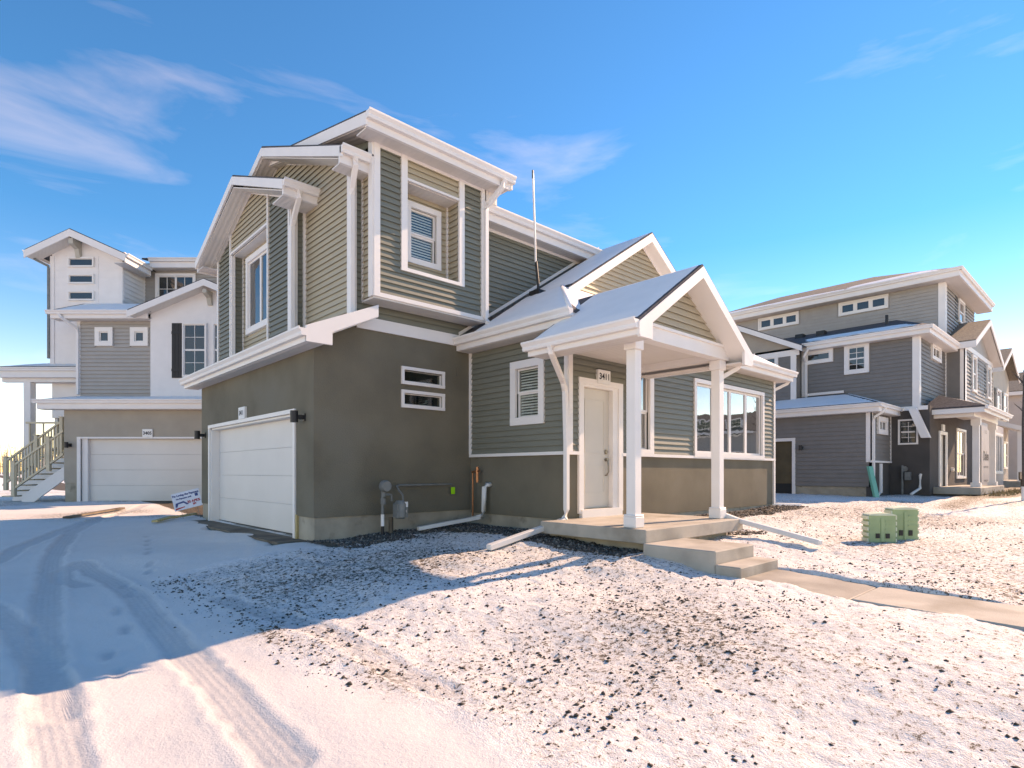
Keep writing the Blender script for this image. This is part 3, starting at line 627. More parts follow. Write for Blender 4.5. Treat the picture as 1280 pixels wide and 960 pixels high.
# front door
b = MB(); b.fb(FF, 7.45, 7.57, -.70, 1.60, -.02, .045); b.fb(FF, 8.55, 8.67, -.70, 1.60, -.02, .045); b.fb(FF, 7.57, 8.55, 1.50, 1.60, -.02, .043)
b.fb(FF, 7.57, 7.60, -.70, 1.50, -.14, .02); b.fb(FF, 8.40, 8.55, -.70, 1.50, -.14, .02); b.fb(FF, 7.60, 8.40, 1.455, 1.50, -.14, .02); b.fb(FF, 7.5, 8.62, -.78, -.64, -.14, .07)
DR = b.build('front_door', 'white_trim', house)
dl = MB().fb(FF, 7.605, 8.395, -.63, 1.452, -.12, -.08).build('door_leaf', 'front_door', DR)
for (z0, z1) in ((.33, 1.28), (-.38, .12)):
    q = MB()
    for (a, c, d, e) in ((7.73, 8.27, z0, z0+.02), (7.73, 8.27, z1-.02, z1), (7.73, 7.75, z0+.02, z1-.02), (8.25, 8.27, z0+.02, z1-.02)): q.fb(FF, a, c, d, e, -.081, -.072)
    q.build('door_moulding', 'front_door', DR)
q = MB(); q.tube([FF.p(8.31, .36, -.08), FF.p(8.31, .36, -.05)], .035, 12); q.tube([FF.p(8.31, .22, -.08), FF.p(8.31, .22, -.02)], .03, 10); q.tube([FF.p(8.31, .24, -.03), FF.p(8.31, .12, -.01), FF.p(8.31, 0, -.01), FF.p(8.31, -.06, -.05), FF.p(8.31, -.06, -.08)], .014, 6); q.fb(FF, 8.285, 8.335, .32, .40, -.079, -.06)
q.build('handle', 'nickel', DR)
MB().fb(FF, 7.6, 8.4, -.655, -.632, -.13, .0).build('threshold', 'nickel', DR)
# dutch hip roof of the wing: eaves at z 2.58, slope .65, ridge at X 11.2
E0 = 2.58; SL = .65; XL, XR, YE = 6.86, 15.56, 6.04; XM = 11.21; ZP = E0+SL*(XM-XL); YG = 7.42; hx = (7.72-YE)
def rz(dx): return E0+SL*dx
rf = MB()
rf.prism([(XL, YE, E0), (XL, 8.97, E0), (XM, 8.97, ZP), (XM, YG, ZP), (XL+hx-.05, YG, rz(hx-.05)), (XL+hx, 7.72, rz(hx))], (0, 0, -.06)); rf.prism([(XR, YE, E0), (XR, 8.97, E0), (XM, 8.97, ZP), (XM, YG, ZP), (XR-hx+.05, YG, rz(hx-.05)), (XR-hx, 7.72, rz(hx))], (0, 0, -.06)); rf.prism([(XL, YE, E0), (XR, YE, E0), (XR-hx, 7.72, rz(hx)), (XL+hx, 7.72, rz(hx))], (0, 0, -.06))
WR = rf.build('wing_roof', 'shingle', house)
c1 = 8.68
snow_cover(WR, [(XL+.02, YE+.08, rz(.02)), (XL+.10, c1, rz(.10)), (XM-.02, c1-.02, ZP-.02), (XM-.02, YG+.03, ZP-.02)], .04, 8, 8, .0, holes=0) if False else None
def snow_poly(parent, quads, th=.04, jit=.05): 
    for q in quads: snow_cover(parent, q, th, 20, 20, jit)
snow_poly(WR, [[(XL+.02, YE+.05, rz(.02)), (XL+.02, 8.60, rz(.02)), (XL+hx, 8.72, rz(hx)), (XL+hx, 7.68, rz(hx))], [(XL+hx-.02, YG+.02, rz(hx-.02)), (XL+hx-.02, 8.72, rz(hx-.02)), (XM, 8.72, ZP), (XM, YG+.02, ZP)]], .045, .03)
MB().tube([(XL+.02, YE+.02, E0-.03), (XL+.8, YE+.8, rz(.8)-.02), (XL+hx, 7.72, rz(hx)-.02)], .06, 8, rs=[.05, .055, .06]).build('snow', 'snow', WR, smooth=True)
snow_poly(WR, [[(XL+.05, YE+.02, E0), (XR-.05, YE+.02, E0), (XR-hx, 7.68, rz(hx)), (XL+hx, 7.68, rz(hx))]], .05, .02)
Fg = Fr('Y', 7.72)
gw = MB().poly(Fg, [(XL+hx, rz(hx)-.1), (XR-hx, rz(hx)-.1), (XM, ZP-.14)], 0, -.1).build('wing_gable', 'tan_siding', house)
siding(gw, Fg, lambda z: XL+.28+(z-E0)/SL, lambda z: XR-.28-(z-E0)/SL, 3.6, 5.2, [], 'tan_siding', .105)
rake(house, Fr('Y', YG+.04), [(XL+hx-.15, rz(hx-.15)-.03), (XM, ZP-.03), (XR-hx+.15, rz(hx-.15)-.03)], .19, 0, .045)
b = MB()
for x0 in (XL+hx-.1, XR-hx+.1): b.prism([(x0, YG+.03, rz(hx-.1)-.21), (x0, 7.72, rz(hx-.1)-.21), (XM, 7.72, ZP-.21), (XM, YG+.03, ZP-.21)], (0, 0, .02))
b.build('rake_soffit', 'white_trim', house)
b = MB(); b.poly(Fg, [(XL+hx+.02, rz(hx)-.27), (XM, ZP-.27), (XR-hx-.02, rz(hx)-.27), (XR-hx-.02, rz(hx)-.19), (XM, ZP-.19), (XL+hx+.02, rz(hx)-.19)], .022, .034); b.build('rake_trim', 'white_trim', house)
b = MB(); b.box(XL, YE+.01, 2.34, XL+.05, 8.96, 2.54); b.box(XL+.05, YE+.01, 2.34, XR-.05, YE+.06, 2.54); b.box(XR-.05, YE+.01, 2.34, XR, 8.96, 2.54); b.build('fascia', 'white_trim', house)
b = MB(); b.box(XL+.05, YE+.06, 2.335, 7.24, 8.96, 2.36); b.box(7.24, YE+.06, 2.335, XR-.05, 6.42, 2.36); b.box(15.2, 6.42, 2.335, XR-.05, 8.96, 2.36); b.build('soffit', 'soffit', house)
gutter(house, (XL, YE-.06, 2.575), (XL, 8.93, 2.575), (-1, 0, 0)); gutter(house, (9.3, YE+.01, 2.575), (XR+.06, YE+.01, 2.575), (0, -1, 0)); gutter(house, (XR, YE-.06, 2.575), (XR, 8.9, 2.575), (1, 0, 0))
downspout(house, [(15.60, 6.10, 2.45), (15.56, 6.2, 2.3), (15.30, 6.50, 2.1), (15.26, 6.55, 1.95), (15.26, 6.55, -.75), (15.30, 6.50, -.84), (16.2, 6.1, -.88)], .075)
# ---- porch
PXL, PXR, PY, PE = 6.27, 9.46, 4.34, 1.985; PM = (PXL+PXR)/2; PZ = 3.06; ps = (PZ-PE)/(PM-PXL); ybk = 6.78
rf = MB(); rf.prism([(PXL, PY, PE), (PM, PY, PZ), (PM, ybk, PZ), (PM-.75, 6.4, PZ-.75*ps), (PXL, 6.38, PE)], (0, 0, -.06)); rf.prism([(PXR, PY, PE), (PM, PY, PZ), (PM, ybk, PZ), (PM+.75, 6.4, PZ-.75*ps), (PXR, 6.38, PE)], (0, 0, -.06))
PR = rf.build('porch_roof', 'shingle', house)
snow_cover(PR, [(PXL+.03, PY+.05, PE+.02), (PXL+.03, 6.36, PE+.02), (PM, 6.36, PZ), (PM, PY+.05, PZ)], .04, 20, 20, .015); snow_cover(PR, [(PXR-.03, PY+.05, PE+.02), (PXR-.03, 6.36, PE+.02), (PM, 6.36, PZ), (PM, PY+.05, PZ)], .04, 20, 20, .015)
Fpr = Fr('Y', PY+.03)
rake(house, Fpr, [(PXL-.02, PE-.05), (PM, PZ-.035), (PXR+.02, PE-.05)], .17, 0, .045, name='porch_rake_board')
b = MB(); b.poly(Fpr, [(PXL, PE-.06), (PXL+.28, PE+.13), (PXL+.28, PE-.24), (PXL+.0, PE-.24)], .001, .044); b.poly(Fpr, [(PXR, PE-.06), (PXR-.28, PE+.13), (PXR-.28, PE-.24), (PXR, PE-.24)], .001, .044)
b.build('eave_return', 'white_trim', house)
Fpw = Fr('Y', 4.70)
pg = MB().poly(Fpw, [(6.6, 2.02), (9.12, 2.02), (PM, PZ-.14)], 0, -.08).build('porch_gable', 'tan_siding', house)
siding(pg, Fpw, lambda z: PXL+.16+(z-PE)/ps+.10, lambda z: PXR-.16-(z-PE)/ps-.10, 2.06, 2.98, [], 'tan_siding', .105)
b = MB()
for x0, s in ((PXL+.04, 1), (PXR-.04, -1)): b.prism([(x0, PY+.025, PE-.18), (x0, 4.72, PE-.18), (PM, 4.72, PZ-.205), (PM, PY+.025, PZ-.205)], (0, 0, .02))
b.build('porch_rake_soffit', 'white_trim', house)
b = MB(); b.box(6.62, 4.64, 1.86, 9.27, 4.82, 2.06); b.box(6.66, 4.82, 1.86, 6.84, 6.4, 2.04); b.box(9.05, 4.82, 1.86, 9.23, 6.4, 2.04); b.box(6.55, 4.61, 2.05, 9.34, 4.70, 2.09); b.build('porch_beam', 'white_trim', house)
b = MB(); b.box(6.84, 4.82, 1.97, 9.05, 6.4, 2.0); b.build('porch_ceiling', 'soffit', house)
b = MB(); b.box(PXL+.04, PY+.07, PE-.20, 6.66, 6.38, PE-.175); b.box(9.23, PY+.07, PE-.20, PXR-.04, 6.38, PE-.175); b.build('porch_soffit', 'soffit', house)
b = MB(); b.box(PXL-.005, PY+.04, PE-.21, PXL+.04, 6.38, PE-.04); b.box(PXR-.04, PY+.04, PE-.21, PXR+.005, 6.38, PE-.04); b.build('porch_fascia', 'white_trim', house)
gutter(house, (PXL-.005, PY+.0, PE-.005), (PXL-.005, 6.42, PE-.005), (-1, 0, 0)); gutter(house, (PXR+.005, PY, PE-.005), (PXR+.005, 6.3, PE-.005), (1, 0, 0))
for x in (6.76, 9.14):
    b = MB(); b.box(x-.075, 4.70, -.62, x+.075, 4.85, 1.70); P_ = b.build('porch_post', 'white_trim', house, bevel=.006)
    MB().box(x-.105, 4.67, -.772, x+.105, 4.88, -.62).build('post_base', 'white_trim', P_, bevel=.008); MB().box(x-.10, 4.675, 1.70, x+.10, 4.875, 1.86).build('post_cap', 'white_trim', P_, bevel=.006)
    MB().prism([(x-.105, 4.67, -.62), (x+.105, 4.67, -.62), (x+.105, 4.88, -.62), (x-.105, 4.88, -.62)], (0, 0, .03)).build('post_base_cap', 'white_trim', P_, bevel=.012)
downspout(house, [(6.22, 5.86, 1.87), (6.25, 5.88, 1.77), (6.98, 6.30, 1.46), (7.10, 6.36, 1.32), (7.13, 6.36, .5), (7.13, 6.36, -.62), (7.10, 6.36, -.76), (6.95, 6.36, -.84)], .078)
MB().tube([(7.05, 6.37, -.80), (6.7, 6.38, -.87), (5.5, 6.42, -1.10)], .065, 4, math.pi/4, sq=(1.25, .9)).build('downspout_extension', 'pvc', house, bevel=.01)
downspout(house, [(9.52, 4.55, 1.87), (9.50, 4.6, 1.76), (9.27, 4.76, 1.60), (9.25, 4.80, 1.48), (9.25, 4.80, -.60), (9.27, 4.75, -.72)], .07)
MB().tube([(9.26, 4.80, -.70), (9.3, 4.5, -.80), (9.12, 3.15, -1.04)], .06, 4, math.pi/4, sq=(1.25, .9)).build('downspout_extension', 'pvc', house, bevel=.01)
MB().box(6.56, 4.44, -.965, 9.36, 6.40, -.775).build('porch_slab', 'concrete', house, bevel=.01)
MB().box(6.78, 4.62, -1.5, 9.15, 6.40, -.965).build('porch_footing', 'foundation', house)
MB().box(6.557, 4.60, -.80, 9.363, 4.612, -.7735).build('slab_joint', 'foundation', house)

# steps (own thing)
st = empty('concrete_steps', (6.95, 3.6, -1.22), 'two tan concrete steps leading down from the porch to the walk', 'steps')
MB().box(6.46, 3.40, -1.5, 7.48, 4.42, -.945).build('step', 'concrete', st, bevel=.012)
MB().box(6.44, 3.08, -1.5, 7.46, 3.395, -1.10).build('step', 'concrete', st, bevel=.012)

# vent mast on the wing roof
vm = empty('vent_mast', (8.5, 8.34, 3.66), 'slim white mast with black lower part standing on the snowy wing roof', 'mast')
MB().tube([(8.41, 8.34, 4.28), (8.40, 8.34, 4.6), (8.32, 8.33, 6.05)], .02, 10).build('pole', 'pvc', vm); MB().tube([(8.50, 8.34, 3.55), (8.48, 8.34, 3.9), (8.42, 8.34, 4.30)], .027, 10).build('sleeve', 'metal_black', vm)
MB().tube([(8.32, 8.33, 5.95), (8.317, 8.33, 6.12)], .02, 8).build('tip', 'grey_metal', vm); MB().box(8.36, 8.2, 3.62, 8.66, 8.48, 3.70).build('base_flashing', 'metal_black', vm)

# wall lamps
def lamp(F, u, z, label, flip=1):
    l = empty('wall_lamp', F.p(u, z, 0), label, 'lamp', 'black cylinder wall lamps')
    MB().tube([F.p(u, z-.09, .17), F.p(u, z+.10, .17)], .062, 16).build('lamp_shade', 'metal_black', l)
    b = MB(); b.fb(F, u-.06, u+.06, z-.06, z+.06, .0, .025); b.fb(F, u-.03, u+.03, z-.035, z+.035, .025, .12); b.build('bracket', 'metal_black', l); return l
lamp(FG, 9.33, .90, 'black cylinder wall lamp right of the nearest white garage door'); lamp(FG, 14.9, .86, 'black cylinder wall lamp on the far left edge of the green house garage')
# number plates
def plate(F, u, z, w, h, txt, label, flip, ts, o=.05, parent=None):
    p = empty('house_number_sign', F.p(u, z, 0), label, 'number sign', 'house number signs')
    MB().fb(F, u-w/2, u+w/2, z-h/2, z+h/2, 0, o).build('plate', 'white_plate', p, bevel=.004); text_on(p, F, u, z, o+.004, txt, ts, 'ink', 'digits', flip, bold=.004); return p
plate(FG, 12.24, 1.185, .36, .24, '3411', 'white number sign above the nearest garage door', -1, .13)
plate(FF, 8.09, 1.66, .34, .24, '3411', 'white 3411 number sign above the front door', 1, .15, o=.075)

# gas meter
gm = empty('gas_meter', (5.35, 8.85, -1.1), 'grey gas meter with round regulator and pipes on the side wall', 'gas meter')
MB().tube([(5.10, 8.72, -1.15), (5.10, 8.72, -.90)], .028, 8).build('riser_pipe', 'metal_black', gm); MB().tube([(5.10, 8.72, -.92), (5.10, 8.72, -.72)], .03, 8).build('white_sleeve', 'white_plate', gm); MB().tube([(5.10, 8.72, -.72), (5.10, 8.72, -.38)], .024, 8).build('riser_pipe', 'grey_metal', gm)
MB().tube([(5.10, 8.70, -.55), (5.10, 8.70, -.45)], .045, 8).build('valve', 'grey_metal', gm)
b = MB(); b.tube([(5.12, 8.60, -.24), (5.12, 8.66, -.24), (5.12, 8.69, -.24), (5.12, 8.74, -.24)], .1, 20, rs=[.085, .105, .105, .07]); b.tube([(5.12, 8.72, -.24), (5.12, 8.72, -.42)], .04, 10); b.build('regulator', 'grey_metal', gm, smooth=False)
MB().tube([(5.10, 8.72, -.38), (5.22, 8.72, -.385), (5.27, 8.72, -.39), (5.28, 8.72, -.50)], .02, 8).build('inlet_pipe', 'grey_metal', gm)
b = MB(); b.tube([(5.37, 8.60, -.80), (5.37, 8.60, -.77), (5.37, 8.60, -.55), (5.37, 8.60, -.49)], .15, 16, rs=[.10, .135, .135, .09], sq=(1, .62)); b.fb(Fr('Y', 8.55), 5.26, 5.48, -.78, -.54, -.1, .03); b.build('meter_body', 'grey_metal', gm, bevel=.0)
b = MB(); b.fb(Fr('Y', 8.515), 5.38, 5.47, -.60, -.51, 0, .006); b.fb(Fr('Y', 8.515), 5.33, 5.44, -.69, -.65, 0, .006); b.fb(Fr('Y', 8.515), 5.34, 5.40, -.73, -.71, 0, .006); b.build('dial_plate', 'white_plate', gm)
MB().tube([(5.45, 8.62, -.52), (5.46, 8.66, -.40), (5.47, 8.80, -.32), (5.47, 8.86, -.245), (5.55, 8.88, -.235), (6.70, 8.90, -.235)], .018, 8).build('outlet_pipe', 'grey_metal', gm)
MB().tube([(5.30, 8.78, -1.1), (5.30, 8.78, -.78)], .04, 6).build('support_leg', 'apron', gm)
MB().fb(Fr('Y', 8.87), 6.66, 6.75, -.42, -.29, 0, .008).build('inspection_tag', 'green_tag', gm)
MB().fb(FS, 6.86, 6.95, 1.85, 2.02, 0, .012).build('utility_cover', 'stucco', house)
# hose bib and discharge pipe
hb = empty('copper_pipe', (7.12, 8.78, -1.0), 'copper water pipe and spigot in the inner corner', 'pipe')
MB().tube([(7.12, 8.78, -.85), (7.12, 8.78, -.02), (7.16, 8.74, .04), (7.2, 8.7, .04)], .016, 8).build('supply_pipe', 'copper', hb); MB().tube([(7.10, 8.62, -.20), (7.10, 8.62, .10)], .028, 8).build('backflow_body', 'copper', hb); MB().tube([(7.10, 8.78, .0), (7.10, 8.55, .02)], .02, 8).build('cross_pipe', 'copper', hb)
sp = empty('discharge_pipe', (7.1, 8.42, -.9), 'white plastic discharge pipe elbowing down from the wall to the gravel', 'pipe')
MB().tube([(7.22, 8.36, -.24), (7.12, 8.38, -.24), (7.09, 8.40, -.28), (7.09, 8.42, -.74), (7.06, 8.43, -.83), (6.95, 8.45, -.86)], .045, 10).build('elbow_pipe', 'pvc', sp, smooth=True); MB().tube([(7.0, 8.44, -.855), (5.75, 8.62, -1.0)], .05, 4, math.pi/4, sq=(1.2, .9)).build('drain_run', 'pvc', sp)

# ---------------------------------------------------------------- left neighbour (faces the camera squarely): local frame r right, d away
ang = math.radians(YAW-90); XF = Matrix.Rotation(ang, 4, 'Z')
lh = empty('grey_house', (-11, 22, -.97), 'grey and white three storey house with tower and front garage, left of the green house', 'house')
LF = Fr('Y', 19.5); LU = Fr('Y', 20.3); LWt = Fr('Y', 20.05); LT = Fr('Y', 21.5); LB = Fr('Y', 22.8)
wall(lh, LF, -15.06, -8.9, -.36, 2.1, [(-14.55, -9.67, -2, 1.13)], 'left_stucco'); MB().box(-15.04, 19.52, -1.4, -14.62, 19.7, -.36).build('foundation', 'foundation', lh); MB().box(-9.6, 19.52, -1.4, -8.9, 19.7, -.36).build('foundation', 'foundation', lh)
b = MB(); b.box(-15.06, 19.64, -1.2, -14.92, 23, 2.1); b.box(-9.04, 19.64, -1.2, -8.9, 26, 5.4); b.build('side_wall', 'left_stucco', lh)
b = MB(); b.fb(LF, -14.61, -14.5, -1.0, 1.12, -.02, .03); b.fb(LF, -9.72, -9.61, -1.0, 1.12, -.02, .03); b.fb(LF, -14.61, -9.61, 1.12, 1.18, -.02, .035); b.fb(LF, -14.5, -14.30, -1.0, 1.12, -.2, -.05); GD = b.build('garage_door', 'left_white', lh)
for i in range(4):
    z = -.98+i*.525; MB().fb(LF, -14.3, -9.72, z+.002, z+.523, -.19, -.16).build('door_section', 'white_door', GD, bevel=.003)
MB().fb(LF, -14.3, -9.72, -1.03, -.98, -.19, -.15).build('weather_seal', 'metal_black', GD)
r_ = slab(lh, [(-15.75, 19.15, 2.40), (-8.5, 19.15, 2.40), (-8.5, 20.35, 2.66), (-15.2, 20.35, 2.66)], .05, 'shingle', 'garage_roof'); snow_cover(r_, [(-15.65, 19.2, 2.41), (-8.5, 19.2, 2.41), (-8.5, 20.2, 2.63), (-15.1, 20.2, 2.63)], .03, 30, 6)
b = MB(); b.box(-15.7, 19.16, 2.09, -8.5, 19.2, 2.36); b.build('fascia', 'left_white', lh); MB().box(-15.7, 19.2, 2.08, -8.5, 19.5, 2.1).build('soffit', 'soffit', lh); gutter(lh, (-15.8, 19.16, 2.40), (-8.5, 19.16, 2.40), (0, -1, 0), 'left_white')
w_ = wall(lh, LU, -15.15, -12.5, 2.45, 5.45, [], 'left_grey'); siding(w_, LU, -15.1, -12.6, 2.62, 5.3, [(-14.57, -13.92, 4.38, 5.07), (-13.35, -12.7, 4.38, 5.07)], 'left_grey', .135, single=False, proud=.045)
wall(lh, Fr('X', -15.15), 20.4, 23, 2.45, 5.45, [], 'left_grey')
b = MB(); b.fb(LU, -15.2, -15.08, 2.5, 5.4, 0, .04); b.fb(LU, -12.62, -12.52, 2.6, 5.4, 0, .05); b.fb(LU, -15.1, -12.6, 5.28, 5.4, 0, .035); b.build('corner_board', 'left_white', lh)
for u in (-14.55, -13.32): window(lh, LU, u, u+.62, 4.40, 5.05, .15, 1, 1, proud=.05, hung=False, back='dark_room')
r_ = slab(lh, [(-15.9, 19.9, 5.55), (-12.4, 19.9, 5.55), (-12.4, 21.6, 6.28), (-15.9, 21.6, 6.28)], .06, 'shingle', 'middle_roof'); snow_cover(r_, [(-15.8, 19.95, 5.57), (-12.4, 19.95, 5.57), (-12.4, 21.5, 6.24), (-15.8, 21.5, 6.24)], .04, 16, 8)
b = MB(); b.box(-15.85, 19.9, 5.28, -12.5, 19.94, 5.5); b.build('fascia', 'left_white', lh); MB().box(-15.85, 19.94, 5.27, -12.5, 20.3, 5.29).build('soffit', 'soffit', lh); gutter(lh, (-15.95, 19.9, 5.54), (-12.6, 19.9, 5.54), (0, -1, 0), 'left_white')
downspout(lh, [(-15.5, 19.84, 5.42), (-15.45, 19.86, 5.3), (-15.15, 20.2, 5.0), (-15.15, 20.24, 4.85), (-15.15, 20.24, 2.7)], .09, 'left_white')
# white gable section
pk = (-10.42, 6.56)
b = MB().poly(LWt, [(-12.5, 2.45), (-8.4, 2.45), (-8.4, 5.7), (pk[0], pk[1]-.15), (-12.5, 5.55)], 0, -.15).build('white_gable_wall', 'left_white', lh)
rf = MB(); rf.prism([(-13.0, 19.6, 5.5), (pk[0], 19.6, pk[1]), (pk[0], 24, pk[1]), (-13.0, 24, 5.5)], (0, 0, -.06)); rf.prism([(-7.85, 19.6, 5.5), (pk[0], 19.6, pk[1]), (pk[0], 24, pk[1]), (-7.85, 24, 5.5)], (0, 0, -.06)); rf.build('gable_roof', 'shingle', lh)
rake(lh, Fr('Y', 19.62), [(-13.02, 5.45), (pk[0], pk[1]-.035), (-7.83, 5.45)], .22, 0, .04, 'left_white')
b = MB()
for x0 in (-12.95, -7.9): b.prism([(x0, 19.63, 5.28), (x0, 20.05, 5.28), (pk[0], 20.05, pk[1]-.23), (pk[0], 19.63, pk[1]-.23)], (0, 0, .02))
b.build('rake_soffit', 'soffit', lh)
MB().poly(Fr('X', pk[0]-.07), [(19.64, 6.20), (20.05, 6.20), (20.05, 5.75), (19.98, 5.75), (19.9, 5.98), (19.64, 6.08)], 0, -.14).build('gable_bracket', 'post_tan', lh)
MB().fb(LWt, -12.5, -8.4, 2.5, 2.62, 0, .03).build('base_board', 'left_white', lh)
for u in (-11.36, -10.32): window(lh, LWt, u, u+.83, 3.28, 5.14, .05, 1, 2, (1, 1), proud=.04, rail=.03, back='dark_room')
def shutter(parent, F, u0, u1, z0, z1):
    b = MB(); n = 3; w = (u1-u0)/n
    for i in range(n): b.fb(F, u0+i*w+.004, u0+(i+1)*w-.004, z0, z1, .0, .03)
    for z in (z0+.12*(z1-z0), z0+.8*(z1-z0)): b.fb(F, u0, u1, z, z+.09, .03, .05)
    return b.build('shutter', 'shutter_black', parent)
shutter(lh, LWt, -11.75, -11.40, 3.25, 5.14)
# tower
tp = (-16.02, 8.83)
MB().poly(LT, [(-17.05, 2.0), (-14.44, 2.0), (-14.44, 8.15), (tp[0], tp[1]-.2), (-17.05, 8.15)], 0, -.12).build('tower_front', 'left_white', lh)
siding(lh, LT, -17.0, -14.5, 4.0, 8.0, [(-16.5, -15.4, 6.3, 7.9)], 'left_white', .26, single=False, proud=.012)
tw = MB().box(-14.56, 21.62, 5.2, -14.44, 23.2, 8.2).build('tower_side', 'left_white', lh); siding(tw, Fr('R', -14.44), 21.55, 22.75, 6.0, 8.05, [], 'left_white', .17, single=False, proud=.035)
MB().box(-17.05, 21.62, 1.0, -16.93, 26, 8.1).build('tower_side', 'left_white', lh)
b = MB(); b.fb(LT, -17.1, -16.95, 3.9, 8.0, 0, .035); b.fb(LT, -16.55, -15.32, 6.17, 8.0, 0, .02); b.box(-14.44, 22.72, 6, -14.40, 22.8, 8.0); b.build('tower_trim', 'left_white', lh)
for z in (6.34, 6.96, 7.58): window(lh, LT, -16.42, -15.46, z, z+.36, .05, 1, 1, proud=.045, rail=.02, hung=False, back='dark_room')
rf = MB(); rf.prism([(-17.65, 21.0, 8.07), (tp[0], 21.0, tp[1]), (tp[0], 26, tp[1]), (-17.65, 26, 8.07)], (0, 0, -.06)); rf.prism([(-14.0, 21.0, 7.92), (tp[0], 21.0, tp[1]), (tp[0], 26, tp[1]), (-14.0, 26, 7.92)], (0, 0, -.06)); r_ = rf.build('tower_roof', 'shingle', lh)
rake(lh, Fr('Y', 21.02), [(-17.67, 8.02), (tp[0], tp[1]-.035), (-13.98, 7.88)], .26, 0, .04, 'left_white')
b = MB(); b.prism([(-17.6, 21.03, 7.80), (-17.6, 21.5, 7.80), (tp[0], 21.5, tp[1]-.27), (tp[0], 21.03, tp[1]-.27)], (0, 0, .02)); b.prism([(-14.05, 21.03, 7.66), (-14.05, 21.5, 7.66), (tp[0], 21.5, tp[1]-.27), (tp[0], 21.03, tp[1]-.27)], (0, 0, .02)); b.build('rake_soffit', 'soffit', lh)
MB().poly(Fr('X', tp[0]-.08), [(21.05, 8.5), (21.5, 8.5), (21.5, 7.9), (21.4, 7.9), (21.32, 8.2), (21.05, 8.3)], 0, -.16).build('gable_bracket', 'post_tan', lh)
b = MB(); b.box(-14.06, 21.04, 7.6, -14.0, 22.5, 7.88); b.build('fascia', 'left_white', lh); MB().box(-14.44, 21.04, 7.58, -14.06, 22.6, 7.6).build('soffit', 'soffit', lh)
gutter(lh, (-14.0, 21.0, 7.92), (-14.0, 22.45, 7.92), (1, 0, 0), 'left_white'); gutter(lh, (-17.62, 21.0, 8.05), (-17.62, 26, 8.05), (-1, 0, 0), 'left_white')
downspout(lh, [(-17.6, 21.3, 7.95), (-17.5, 21.3, 7.8), (-17.16, 21.46, 7.62), (-17.14, 21.46, 7.4), (-17.14, 21.46, 4.2)], .08, 'grey_metal')
# back block
bb = wall(lh, LB, -14.5, -6, 5.3, 8.2, [], 'left_grey'); siding(bb, LB, -14.4, -8, 5.8, 7.9, [(-14.0, -12.38, 6.1, 7.8)], 'left_grey', .13, single=False, proud=.045)
window(lh, LB, -13.98, -12.40, 6.12, 7.78, .10, 2, 1, (1, 2), proud=.05, back='dark_room', hung=False)
r_ = slab(lh, [(-14.3, 22.4, 8.27), (-6, 22.4, 8.27), (-6, 27, 9.2), (-14.3, 27, 9.2)], .06, 'shingle', 'rear_roof'); snow_cover(r_, [(-14.2, 22.42, 8.28), (-6, 22.42, 8.28), (-6, 26, 9.0), (-14.2, 26, 9.0)], .05, 20, 8)
b = MB(); b.box(-14.0, 22.4, 7.9, -6, 22.45, 8.2); b.build('fascia', 'left_white', lh); MB().box(-14.4, 22.45, 7.89, -6, 22.8, 7.91).build('soffit', 'soffit', lh); gutter(lh, (-14.0, 22.4, 8.25), (-6, 22.4, 8.25), (0, -1, 0), 'left_white')
MB().box(-17.0, 22.9, -1.2, -6, 29, 8.1).build('body', 'left_grey', lh)
# side porch and door
r_ = slab(lh, [(-19.1, 20.9, 3.78), (-14.9, 20.9, 3.78), (-14.9, 22.4, 4.2), (-17.6, 22.4, 4.2)], .06, 'shingle', 'porch_roof'); snow_cover(r_, [(-18.4, 21.0, 3.83), (-15.0, 21.0, 3.83), (-15.0, 22.2, 4.14), (-17.4, 22.2, 4.14)], .05, 20, 8)
MB().box(-19.0, 20.95, 3.42, -15.0, 21.0, 3.72).build('porch_fascia', 'left_white', lh); gutter(lh, (-19.12, 20.95, 3.78), (-15.15, 20.95, 3.78), (0, -1, 0), 'left_white'); MB().box(-19.0, 21.0, 3.5, -15.0, 23, 3.53).build('porch_ceiling', 'soffit', lh)
MB().box(-18.55, 21.1, 3.28, -15.2, 21.3, 3.45).build('porch_beam', 'left_white', lh)
MB().box(-17.78, 21.1, -1.1, -17.52, 21.36, 3.28).build('porch_post', 'left_white', lh, bevel=.01)
pw = MB().box(-17.0, 22.6, .7, -14.9, 22.7, 3.5).build('porch_wall', 'left_grey', lh); siding(pw, Fr('Y', 22.6), -16.95, -15, .9, 3.5, [(-16.45, -15.4, .8, 2.9)], 'left_grey', .12, single=False)
window(lh, Fr('Y', 22.6), -16.4, -15.4, 1.8, 3.05, .12, 1, 1, back='dark_room', hung=False)
MB().box(-16.5, 20.85, .62, -15.0, 22.6, .86).build('porch_deck', 'rail_tan', lh)
MB().box(-15.2, 19.7, -.36, -15.05, 22, 1.9).build('deck_side', 'left_stucco', lh)
